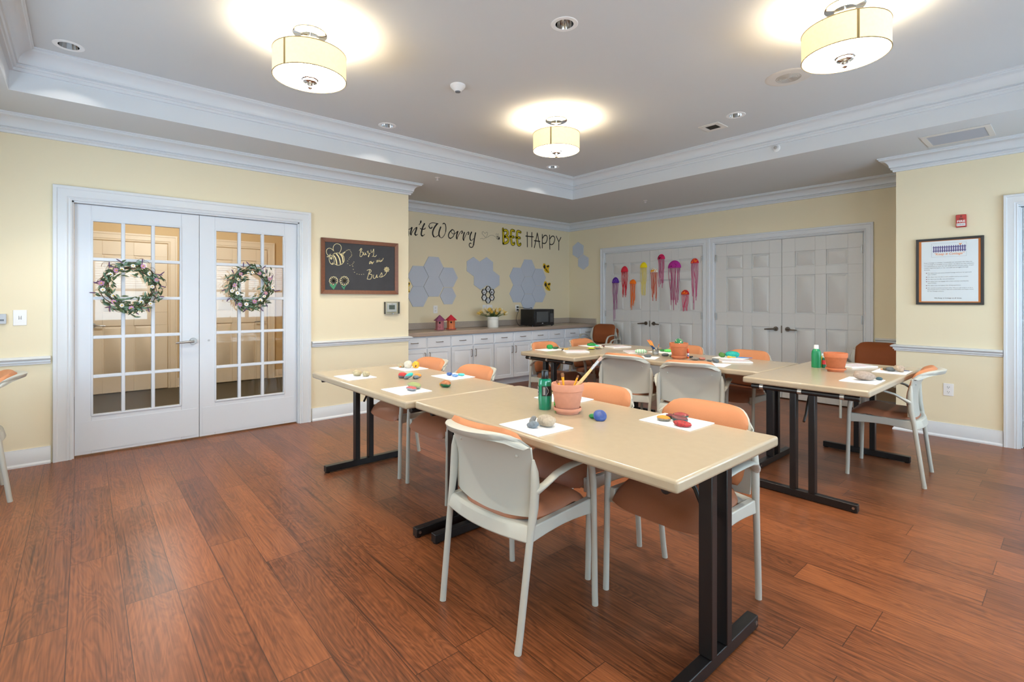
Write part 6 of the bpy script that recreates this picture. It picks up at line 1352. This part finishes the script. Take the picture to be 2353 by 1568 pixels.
rock('blue and white patterned rock in front of the teal one', 2.527, 2.568, 0.046, 0.034, 0.016, rock_mat('blue_white', (70, 130, 200), (220, 232, 240), 'dots', rough=0.4), 5, seed=11)
rock('flat teal painted rock behind the blue and white one', 2.520, 2.625, 0.052, 0.036, 0.015, rock_mat('teal_flat', (84, 196, 196), rough=0.5), 0, seed=12)
rock('green rock with a brown painted top on the bare tabletop', 2.815, 2.300, 0.062, 0.050, 0.038, rock_mat('green_brown', (14, 104, 70), (168, 104, 62), 'top', zcut=0.46, rough=0.35), 20, seed=13, z=TT)
rock('tiny yellow stone half behind the green and brown rock', 2.758, 2.310, 0.034, 0.028, 0.019, rock_mat('yellow_stone', (214, 172, 60)), 0, seed=14, z=TT)
rock('long grey green rock at the back of the board near the front edge', 2.735, 2.125, 0.124, 0.050, 0.032, rock_mat('grey_green', (150, 154, 136), (150, 160, 104), 'top', zcut=0.55), -2, seed=15)
rock('grey rock with a red stripe in front of the long grey green rock', 2.800, 2.070, 0.076, 0.036, 0.023, rock_mat('grey_red', (132, 136, 142), (186, 86, 84), 'top', zcut=0.66), 3, seed=16)
# nearest table
rock('large tan grey stone on the board on the nearest table', 3.905, 2.095, 0.082, 0.062, 0.043, WARMR, -10, seed=17)
rock('pointed blue grey stone in front of the large tan grey stone', 3.888, 2.030, 0.046, 0.032, 0.026, rock_mat('blue_grey_stone', (110, 122, 132)), 25, (0, -10), seed=18)
rock('small upright grey stone leaning behind the blue grey one', 3.838, 2.076, 0.036, 0.024, 0.022, GREYR, 45, (0, -50), seed=19)
rock('round blue painted stone leaning beside a green one on bare tabletop', 3.985, 2.352, 0.052, 0.050, 0.021, rock_mat('royal_blue', (48, 74, 138), rough=0.4), 42, (55, 0), seed=20, z=TT, rough=0.03)
rock('small green stone beside the round blue one', 3.938, 2.362, 0.036, 0.026, 0.020, rock_mat('grass_green', (24, 130, 64), rough=0.45), 10, seed=21, z=TT, rough=0.05)
rock('flat orange painted stone among the red stones on the right board', 4.180, 2.555, 0.053, 0.044, 0.021, rock_mat('orange_flat', (128, 122, 108), (226, 138, 34), 'top', zcut=0.56, rough=0.5), 0, seed=22)
rock('dark green red stone hidden behind the orange one', 4.178, 2.618, 0.040, 0.036, 0.018, rock_mat('dark_red_green', (52, 66, 60), (104, 42, 46), 'top', zcut=0.62), 0, seed=23)
rock('dark stone with a red green top, farthest on the right board', 4.208, 2.650, 0.060, 0.048, 0.024, rock_mat('red_green', (28, 74, 66), (142, 42, 46), 'top', zcut=0.66, rough=0.45), 10, seed=24)
rock('dark red green stone in the middle of the right board', 4.238, 2.590, 0.066, 0.050, 0.025, rock_mat('maroon_green', (30, 72, 74), (104, 46, 50), 'top', zcut=0.62, rough=0.45), -10, seed=25)
rock('flat watermelon red stone in front on the right board', 4.285, 2.530, 0.072, 0.046, 0.020, rock_mat('watermelon', (164, 32, 38), (40, 20, 22), 'dots', rough=0.5), -5, seed=26)
# right far table
rock('large smooth brown rock on the near board of the right far table', 4.448, 4.545, 0.128, 0.075, 0.056, BRNR, 50, (0, 10), seed=27)
rock('small flat teal black stone beside the large brown rock', 4.512, 4.625, 0.036, 0.030, 0.019, rock_mat('teal_black', (62, 88, 96)), 0, seed=28)
rock('small olive brown stone on the far board of the right far table', 4.425, 5.218, 0.038, 0.032, 0.022, rock_mat('olive_brown', (108, 98, 78)), 0, seed=29)
rock('dark slate stone on the far board of the right far table', 4.462, 5.185, 0.060, 0.044, 0.030, DARKR, 50, seed=30)
rock('rough tan stone on the far board of the right far table', 4.512, 5.188, 0.056, 0.046, 0.044, rock_mat('rough_tan', (176, 158, 138)), 30, (0, 20), seed=31, rough=0.16)
# left far table
GG = rock_mat('bright_green', (16, 138, 60), rough=0.6)
rock('round bright green rock on the near board of the left far table', 1.598, 4.445, 0.062, 0.050, 0.046, GG, 50, seed=32, rough=0.04)
rock('dark green oval stone beside the round bright green rock', 1.640, 4.490, 0.060, 0.042, 0.024, rock_mat('dark_green_oval', (44, 84, 52)), 50, seed=33)
rock('flat bright green rock on the far board of the left far table', 1.655, 5.080, 0.098, 0.062, 0.030, GG, 50, seed=34)
rock('dark olive stone on top of the flat bright green rock', 1.652, 5.088, 0.044, 0.030, 0.014, rock_mat('olive_top', (60, 60, 30), (200, 170, 40), 'dots'), 20, seed=35, z=PT + 0.027)
rock('yellow and black painted stone in the loose group on the left far table', 1.905, 4.775, 0.070, 0.044, 0.019, rock_mat('yellow_black', (40, 42, 40), (214, 206, 40), 'top', zcut=0.45), 50, seed=36, z=TT)
rock('tilted grey stone painted teal and orange in the loose group', 1.928, 4.850, 0.052, 0.046, 0.040, rock_mat('grey_teal_orange', (118, 124, 122), (226, 150, 100), 'top', p2=(88, 190, 176), zcut=0.40), 40, (0, 25), seed=37, z=TT)
rock('small pale stone right of the tilted teal and orange one', 1.942, 4.905, 0.036, 0.032, 0.028, PALER, 0, seed=38, z=TT)
rock('small maroon stone near the far corner of the left table', 1.800, 5.115, 0.042, 0.030, 0.015, rock_mat('maroon', (92, 44, 40)), 40, seed=39, z=TT)
# crosswise table
rock('mint striped rock leaning on the notepad behind the first grey chair', 2.560, 4.745, 0.106, 0.066, 0.040, rock_mat('mint_stripe', (226, 234, 218), (150, 206, 160), 'stripe'), 40, seed=40, z=TT + 0.012)
rock('dark flat stone beside the mint striped rock', 2.740, 4.590, 0.060, 0.050, 0.024, DARKR, 40, seed=41)
rock('dark green leaf shaped rock on the board behind the brush cup', 2.555, 5.148, 0.060, 0.036, 0.021, rock_mat('leaf_dark', (24, 118, 52), rough=0.5), 40, seed=42)
rock('light green rock beside the dark leaf shaped one', 2.618, 5.135, 0.068, 0.044, 0.029, rock_mat('leaf_light', (92, 202, 96), rough=0.5), 40, seed=43)
rock('dark grey rock left of the terracotta pot with the cactus rock', 2.785, 4.815, 0.058, 0.046, 0.027, DARKR, 40, seed=44, z=TT)
rock('small charcoal stone right beside the saucer of the cactus pot', 2.860, 4.800, 0.032, 0.028, 0.018, DARKR, 0, seed=45, z=TT)
rock('green rock with white dots like a cactus standing in the terracotta pot', 2.975, 4.735, 0.070, 0.066, 0.090, rock_mat('cactus_rock', (16, 112, 70), (226, 232, 190), 'dots', rough=0.5), 0, seed=46, z=0.850, rough=0.04)
rock('grey stone of the touching pair in front of the glue stick', 3.130, 4.745, 0.062, 0.046, 0.024, rock_mat('warm_grey_pair', (126, 118, 108)), 40, seed=47, z=TT)
rock('reddish stone of the touching pair in front of the glue stick', 3.165, 4.800, 0.052, 0.042, 0.022, rock_mat('reddish', (168, 106, 90)), 40, seed=48, z=TT)
rock('large teal painted rock in front of the orange chair back', 3.270, 5.165, 0.108, 0.070, 0.056, rock_mat('teal_big', (20, 166, 150), rough=0.5), 42, seed=49, rough=0.06)
rock('olive green rock propped against the large teal rock', 3.198, 5.110, 0.052, 0.036, 0.042, rock_mat('olive_green', (92, 140, 60), (60, 92, 40), 'stripe'), 40, (0, 15), seed=50)
rock('slanted dark grey stone behind the second grey chair back', 3.362, 4.660, 0.056, 0.040, 0.032, DARKR, 60, (0, 18), seed=51)
rock('small dark stone just showing over the second grey chair back', 3.255, 4.760, 0.040, 0.030, 0.014, DARKR, 0, seed=52, z=TT)

# orange dot, brown patch : small painted marks are parts of the marked stones
def mark(label, m, p, r_):
    for o in scene.objects:
        if o.get('label') == label:
            b = MB(); b.ball((0, 0, 0), r_, 12, 8); k = b.build('paint_spot', m, o); k.location = p; return
mark('flat tan rock with an orange paint spot beside the round pale rock', mat('orange_spot', (244, 122, 20), 0.5), (0.012, -0.0195, 0.009), (0.010, 0.004, 0.005))
mark('egg shaped yellow rock with a brown painted patch', mat('brown_patch', (118, 62, 36), 0.5), (0.006, -0.0205, 0.021), (0.013, 0.005, 0.012))
mark('small blue grey stone with an orange dot in the loose group of four', mat('orange_spot', (244, 122, 20), 0.5), (-0.004, -0.010, 0.018), (0.004, 0.004, 0.003))

# pots and saucers
def pot(label, slabel, x, y, r1, r0, h, rs, m, hs=0.028):
    s = MB().lathe([(0.001, 0), (rs * 0.80, 0), (rs * 0.83, 0.012), (rs * 0.99, 0.014), (rs, 0.018), (rs, hs - 0.003), (rs * 0.985, hs), (rs * 0.93, hs), (rs * 0.91, 0.012), (0.001, 0.010)], n=48).build('plant_saucer', m, None, loc=(x, y, TT + 0.0003))
    tag(s, slabel, 'saucer', 'terracotta saucers')
    rim = h * 0.25; k = r1 * 0.93
    p = MB().lathe([(0.001, 0), (r0 - 0.004, 0), (r0, 0.004), (k, h - rim - 0.003), (r1 * 0.975, h - rim), (r1, h - 0.006), (r1 - 0.003, h), (r1 - 0.008, h), (r1 - 0.012, h - 0.006), (k - 0.010, h - rim), (r0 - 0.008, 0.012), (0.001, 0.012)], n=56).build('flower_pot', m, None, loc=(x, y, TT + 0.0108))
    tag(p, label, 'flower pot', 'terracotta pots')
pot('terracotta pot full of paintbrushes on the nearest table', 'terracotta saucer under the pot of paintbrushes', 3.783, 2.358, 0.0785, 0.055, 0.132, 0.067, mat('pink_terracotta', (200, 142, 118), 0.85, spec=0.15, var=(35, 0.05)))
pot('empty wide terracotta pot beside the green paint bottle', 'terracotta saucer under the empty wide pot', 4.182, 4.900, 0.079, 0.054, 0.130, 0.067, mat('orange_terracotta', (192, 114, 78), 0.8, spec=0.2, var=(35, 0.06)))
pot('terracotta pot holding the dotted cactus rock', 'terracotta saucer under the pot with the cactus rock', 2.975, 4.735, 0.083, 0.056, 0.135, 0.069, mat('orange_terracotta', (192, 114, 78)))
MB().lathe([(0.001, 0), (0.058, 0), (0.064, 0.066), (0.001, 0.068)], n=32)

# bottles
def bottle(label, x, y, r_, hb, hc, rc, m, capm, prof=None, flat=1.0, rot=0, lab=None):
    t = thing('paint_bottle', label, 'bottle', (x, y, TT), R(rot))
    P = prof or [(0.001, 0), (r_ * 0.96, 0), (r_, 0.006), (r_, hb * 0.74), (r_ * 0.94, hb * 0.80), (r_ * 0.96, hb * 0.83), (r_ * 0.78, hb * 0.93), (rc * 0.9, hb), (0.001, hb)]
    o = MB().lathe(P, n=40).build('body', m, t); o.scale = (1, flat, 1)
    b = MB(); b.lathe([(rc * 0.98, hb - 0.001), (rc, hb + 0.002), (rc * 0.94, hb + hc - 0.003), (rc * 0.85, hb + hc), (0.001, hb + hc)], n=28); b.build('cap', capm, t)
    if lab:
        lm, z0, z1 = lab
        rr = lambda z: r_ + 0.0006
        n = MB().lathe([(r_ * 1.004, z0), (r_ * 1.004, z1)], n=40).build('label_band', lm, t); n.scale = (1, flat, 1)
    return t
GRN = mat('green_paint_plastic', (4, 124, 94), 0.12, coat=0.5); G2 = mat('emerald_paint', (22, 134, 86), 0.3); LIME = mat('lime_paint', (40, 196, 40), 0.3)
t = bottle('tall green squeeze bottle with a black cap and black label beside the brush pot', 3.655, 2.332, 0.0345, 0.152, 0.040, 0.0185, GRN, BLACKP,
           [(0.001, 0), (0.0300, 0), (0.0312, 0.004), (0.0340, 0.045), (0.0348, 0.085), (0.0335, 0.120), (0.0315, 0.142), (0.0285, 0.149), (0.0180, 0.152), (0.001, 0.152)])
def wrap_patch(b, r0, a0, a1, z0, z1, n=8):
    vs = []
    for k in range(n + 1):
        a = a0 + (a1 - a0) * k / n
        vs += [(r0 * math.cos(a), r0 * math.sin(a), z0), (r0 * math.cos(a), r0 * math.sin(a), z1)]
    b.add(vs, [(2 * k, 2 * k + 2, 2 * k + 3, 2 * k + 1) for k in range(n)])
b = MB(); wrap_patch(b, 0.0352, R(-128), R(-103), 0.070, 0.118); wrap_patch(b, 0.0352, R(-70), R(40), 0.070, 0.118, 14); b.build('label_band', mat('black_label', (26, 26, 30), 0.3), t, fix=False)
b = MB()
FB = lambda a0: (lambda u, v, d: ((0.0352 + d) * math.cos(a0 + u / 0.0352), (0.0352 + d) * math.sin(a0 + u / 0.0352), v))
for z in (0.108, 0.094, 0.079): ring(b, (0, z), 0.0038, 0.0045, 0, 0.0022, FB(R(-114)), 0.0004, 12)
for u in (-0.012, -0.008, -0.004): stroke(b, [(u, 0.076), (u, 0.113)], 0.0012, FB(R(-38)), 0.0004)
stroke(b, [(0.004, 0.114), (0.014, 0.094), (0.004, 0.075)], 0.0012, FB(R(-38)), 0.0004)
b.build('label_print', mat('white_label_print', (226, 226, 226), 0.5), t, fix=False)
t = bottle('small lime green paint bottle with white cap half behind the brush pot', 3.665, 2.412, 0.0185, 0.092, 0.022, 0.010, LIME, WHITEP, lab=(mat('black_label', (26, 26, 30)), 0.030, 0.062))
t = bottle('emerald green paint bottle with white cap by the empty pot', 4.010, 5.030, 0.0340, 0.150, 0.030, 0.0170, G2, WHITEP)
t = bottle('tiny green paint bottle with a red label beside the emerald bottle', 4.058, 5.052, 0.0145, 0.082, 0.022, 0.012, mat('deep_green_paint', (6, 92, 60), 0.3), WHITEP, lab=(mat('red_label', (196, 48, 52), 0.4), 0.028, 0.062))
t = bottle('yellow paint bottle hidden behind the small red labelled one', 4.030, 5.090, 0.0165, 0.090, 0.018, 0.012, mat('yellow_paint', (230, 196, 60), 0.3), WHITEP)

# brushes
def brush(label, p0, p1, rh, hm, fm, bm, flen=0.03, blen=0.016, bw=None, group='paintbrushes'):
    """p0 handle end, p1 bristle tip"""
    p0, p1 = Vector(p0), Vector(p1); L = (p1 - p0).length; d = (p1 - p0).normalized()
    t = thing('paintbrush', label, 'paintbrush', p0, d.to_track_quat('Z', 'X').to_euler(), group)
    b = MB(); hl = L - flen - blen
    b.tube([(0, 0, 0), (0, 0, hl * .04), (0, 0, hl * .6), (0, 0, hl)], [rh * .4, rh * .7, rh * 1.15, rh * .85], 10); b.build('handle', hm, t)
    w = bw or rh
    b = MB(); b.tube([(0, 0, hl - 0.001), (0, 0, hl + flen * .5), (0, 0, hl + flen)], 0, 12, ell=[(rh * .9, rh * .9), (rh, rh * .9), (w, rh * .75)], up=(0, 1, 0)); b.build('ferrule', fm, t)
    b = MB(); b.tube([(0, 0, hl + flen - 0.001), (0, 0, L - blen * .4), (0, 0, L)], 0, 12, ell=[(w * .95, rh * .7), (w * 1.15, rh * .75), (w * .8, rh * .35)], up=(0, 1, 0)); b.build('bristles', bm, t)
    return t
YH = mat('yellow_brush_handle', (238, 168, 28), 0.3); FS = mat('silver_ferrule', (214, 214, 216), 0.25, 1.0); BRB = mat('brown_bristle', (128, 88, 60), 0.9); WOODH = mat('pale_wood_handle', (226, 190, 130), 0.5, var=(40, 0.08)); WHB = mat('white_bristle', (222, 218, 214), 0.9); NAVY = mat('navy_handle', (22, 58, 100), 0.35); CORAL = mat('orange_ferrule', (240, 158, 50), 0.35); TIPB = mat('coral_bristle', (232, 116, 76), 0.8)
zp = TT + 0.024
brush('broad wooden paintbrush with white and rust bristles leaning far out of the pot', (3.758, 2.318, zp), (3.893, 2.480, 1.027), 0.0078, WOODH, mat('dull_ferrule', (196, 200, 206), 0.35, 0.8), mat('rust_white_bristle', (190, 160, 146), 0.9), 0.050, 0.026, 0.0075)
brush('yellow paintbrush with brown bristles standing upright in the pot', (3.780, 2.350, zp), (3.766, 2.339, 0.951), 0.0052, WHITEP, YH, BRB, 0.042, 0.020, 0.0075)
brush('yellow paintbrush with a fine tip tilted right in the pot', (3.775, 2.350, zp), (3.817, 2.397, 0.939), 0.0045, WHITEP, YH, BRB, 0.046, 0.012, 0.0045)
brush('yellow paintbrush leaning low at the left rim of the pot', (3.800, 2.380, zp), (3.748, 2.318, 0.916), 0.0045, WHITEP, YH, BRB, 0.042, 0.016, 0.0055)
brush('short yellow paintbrush beside the broad wooden one in the pot', (3.790, 2.372, zp), (3.822, 2.402, 0.905), 0.0040, WHITEP, YH, BRB, 0.042, 0.010, 0.004)
# metal cup with brushes
t = thing('metal_cup', 'small galvanized metal cup holding thin paintbrushes', 'cup', (2.672, 4.825, TT), 0)
MB().lathe([(0.001, 0), (0.027, 0), (0.028, 0.003), (0.029, 0.016), (0.0305, 0.018), (0.030, 0.020), (0.033, 0.050), (0.0345, 0.054), (0.0335, 0.056), (0.0325, 0.055), (0.028, 0.004), (0.001, 0.004)], n=36).build('body', mat('galvanized_metal', (176, 180, 182), 0.35, 0.9, var=(50, 0.12)), t)
b = MB(); b.lathe([(0.033, 0.052), (0.0352, 0.054), (0.033, 0.057), (0.031, 0.055)], n=36); b.build('rim', STEEL, t)
cx, cyy = 2.672, 4.825
rv = Vector((0.656, 0.755, 0)); fv = Vector((-0.755, 0.656, 0))
for k, (a, h, nm) in enumerate(((-0.085, 0.150, 'leftmost'), (-0.072, 0.145, 'second from left'), (-0.062, 0.152, 'third from left'), (-0.050, 0.142, 'fourth from left'), (-0.036, 0.138, 'fifth from left'))):
    p1 = Vector((cx, cyy, TT + h)) + rv * a + fv * (0.006 * (k - 2)); p0 = Vector((cx, cyy, TT + 0.006)) + rv * 0.012 - fv * 0.004 * (k - 2)
    brush('navy handled paintbrush with orange ferrule, %s in the metal cup' % nm, p0, p1, 0.0036, NAVY, CORAL, TIPB, 0.050, 0.012, 0.004, 'paintbrushes in the metal cup')
brush('thin dark paintbrush with a rust tip leaning right in the metal cup', Vector((cx, cyy, TT + 0.006)), Vector((cx, cyy, TT + 0.108)) + rv * 0.036, 0.0028, mat('dark_handle', (40, 52, 66), 0.4), CORAL, mat('rust_bristle', (186, 100, 60), 0.9), 0.018, 0.014, 0.003, 'paintbrushes in the metal cup')
brush('blue handled paintbrush with an amber tip lying on the notepad by the teal rock', (3.445, 5.185, TT + 0.0125), (3.262, 5.078, TT + 0.0150), 0.0042, mat('bright_blue_handle', (40, 116, 190), 0.35), mat('gold_ferrule', (232, 182, 66), 0.3, 0.5), mat('amber_bristle', (232, 160, 70), 0.8), 0.050, 0.022, 0.009)
brush('blue handled paintbrush lying across the far board on the right table', (4.560, 5.262, PT + 0.006), (4.390, 5.218, PT + 0.006), 0.004, mat('dusk_blue_handle', (54, 74, 120), 0.4), CORAL, mat('peach_bristle', (232, 170, 130), 0.8), 0.03, 0.018, 0.005)
brush('yellow and black paintbrush lying beside the left far notepad', (1.715, 4.505, TT + 0.006), (1.762, 4.575, TT + 0.006), 0.0048, mat('black_handle', (24, 24, 26), 0.3), YH, mat('tan_bristle', (200, 180, 140), 0.9), 0.045, 0.012, 0.005)
t = thing('binder_clip', 'small grey metal clip at the corner of the left far notepad', 'clip', (1.785, 4.450, TT), R(40))
b = MB(); b.prism([(-0.012, 0), (0.012, 0), (0.003, 0.020), (-0.003, 0.020)], lambda u, v, d: (u, d, v), -0.014, 0.014); b.build('body', mat('clip_grey', (92, 88, 86), 0.35, 0.7), t)
b = MB(); b.tube([(0.004, -0.008, 0.019), (0.030, -0.006, 0.026), (0.034, 0.0, 0.027), (0.030, 0.006, 0.026), (0.004, 0.008, 0.019)], 0.0012, 6); b.build('wire_arm', STEEL, t)

# spiral pads with pastel covers
def pad_mat():
    m = bpy.data.materials.new('pastel_cover_print'); m.use_nodes = True
    nt = m.node_tree; N = nt.nodes; L = nt.links; b = N['Principled BSDF']; b.inputs['Roughness'].default_value = .35
    tc = N.new('ShaderNodeTexCoord'); mp = N.new('ShaderNodeMapping'); mp.inputs['Scale'].default_value = (7, 5, 1); n = N.new('ShaderNodeTexNoise'); n.inputs['Scale'].default_value = 1; n.inputs['Detail'].default_value = 1
    L.new(tc.outputs['Generated'], mp.inputs[0]); L.new(mp.outputs[0], n.inputs['Vector'])
    r = N.new('ShaderNodeValToRGB'); e = r.color_ramp.elements; e[0].position = .30; e[0].color = lin((190, 206, 220)); e[1].position = .72; e[1].color = lin((216, 220, 196))
    for p, c in ((.42, (226, 226, 228)), (.50, (222, 190, 200)), (.56, (232, 228, 226)), (.64, (190, 216, 206))):
        k = e.new(p); k.color = lin(c)
    L.new(n.outputs['Color'], r.inputs['Fac']); L.new(r.outputs['Color'], b.inputs['Base Color']); return m
PADM = pad_mat()
def notepad(label, x, y, rot, w=0.245, d=0.175):
    t = thing('paint_by_water_pad', label, 'notepad', (x, y, TT + 0.0003), R(rot), 'spiral pads with pastel covers')
    MB().box(-w / 2, w / 2, -d / 2, d / 2, 0, 0.0095).build('pages', CANVAS, t, bevel=0.001)
    MB().box(-w / 2 + 0.003, w / 2 - 0.003, -d / 2 + 0.002, d / 2 - 0.014, 0.0095, 0.0110).build('cover', PADM, t)
    b = MB()
    for k in range(22):
        xx = -w / 2 + 0.012 + (w - 0.024) * k / 21
        b.tube([(xx, d / 2 + 0.0035 * math.cos(a) - 0.001, 0.0055 + 0.0065 * math.sin(a)) for a in [2 * PI * q / 8 for q in range(9)]], 0.0009, 5)
    b.build('spiral', WHITEP, t); t.name = 'spiral_notepad'
    return t
notepad('spiral pad with pastel cover at the near corner of the left far table', 1.955, 4.470, 55)
notepad('spiral pad with pastel cover near the far end of the left far table', 1.935, 5.205, 75)
notepad('spiral pad under the mint striped rock behind the first grey chair', 2.400, 4.860, -40)
notepad('spiral pad in front of the large teal rock', 3.420, 4.905, 35)
notepad('spiral pad behind the empty terracotta pot on the right far table', 4.200, 5.330, 60)

t = thing('glue_stick', 'glue stick with an orange cap standing beside the cactus pot', 'glue stick', (3.010, 4.835, TT), 0)
b = MB(); b.lathe([(0.001, 0), (0.0100, 0), (0.0102, 0.014), (0.001, 0.014)], n=24); b.build('base', mat('glue_orange', (240, 96, 24), 0.35), t)
MB().lathe([(0.0098, 0.014), (0.0098, 0.060)], n=24).build('label_wrap', mat('glue_label', (226, 226, 236), 0.35), t)
b = MB(); wrap_patch(b, 0.0100, R(-120), R(30), 0.018, 0.028); b.build('label_band', mat('violet_print', (96, 70, 150), 0.4), t, fix=False)
b = MB(); wrap_patch(b, 0.0100, R(-120), R(30), 0.046, 0.060); b.build('label_band', mat('red_print', (190, 50, 50), 0.4), t, fix=False)
b = MB(); b.lathe([(0.0105, 0.060), (0.0108, 0.082), (0.0095, 0.088), (0.001, 0.088)], n=24); b.build('cap', mat('glue_orange', (240, 96, 24)), t)
t = thing('marker_pen', 'yellow marker with a black and red end lying behind the cactus pot', 'marker', (2.985, 4.840, TT + 0.009), (R(90), 0, R(140)))
b = MB(); b.cyl((0, 0, -0.05), (0, 0, 0.03), 0.0085, n=16); b.build('barrel', mat('marker_yellow', (240, 196, 40), 0.35), t)
b = MB(); b.cyl((0, 0, 0.03), (0, 0, 0.065), 0.0088, n=16); b.build('cap', BLACKP, t)
b = MB(); b.cyl((0, 0, -0.058), (0, 0, -0.05), 0.0080, n=16); b.build('end_plug', mat('marker_red', (196, 40, 50), 0.35), t)
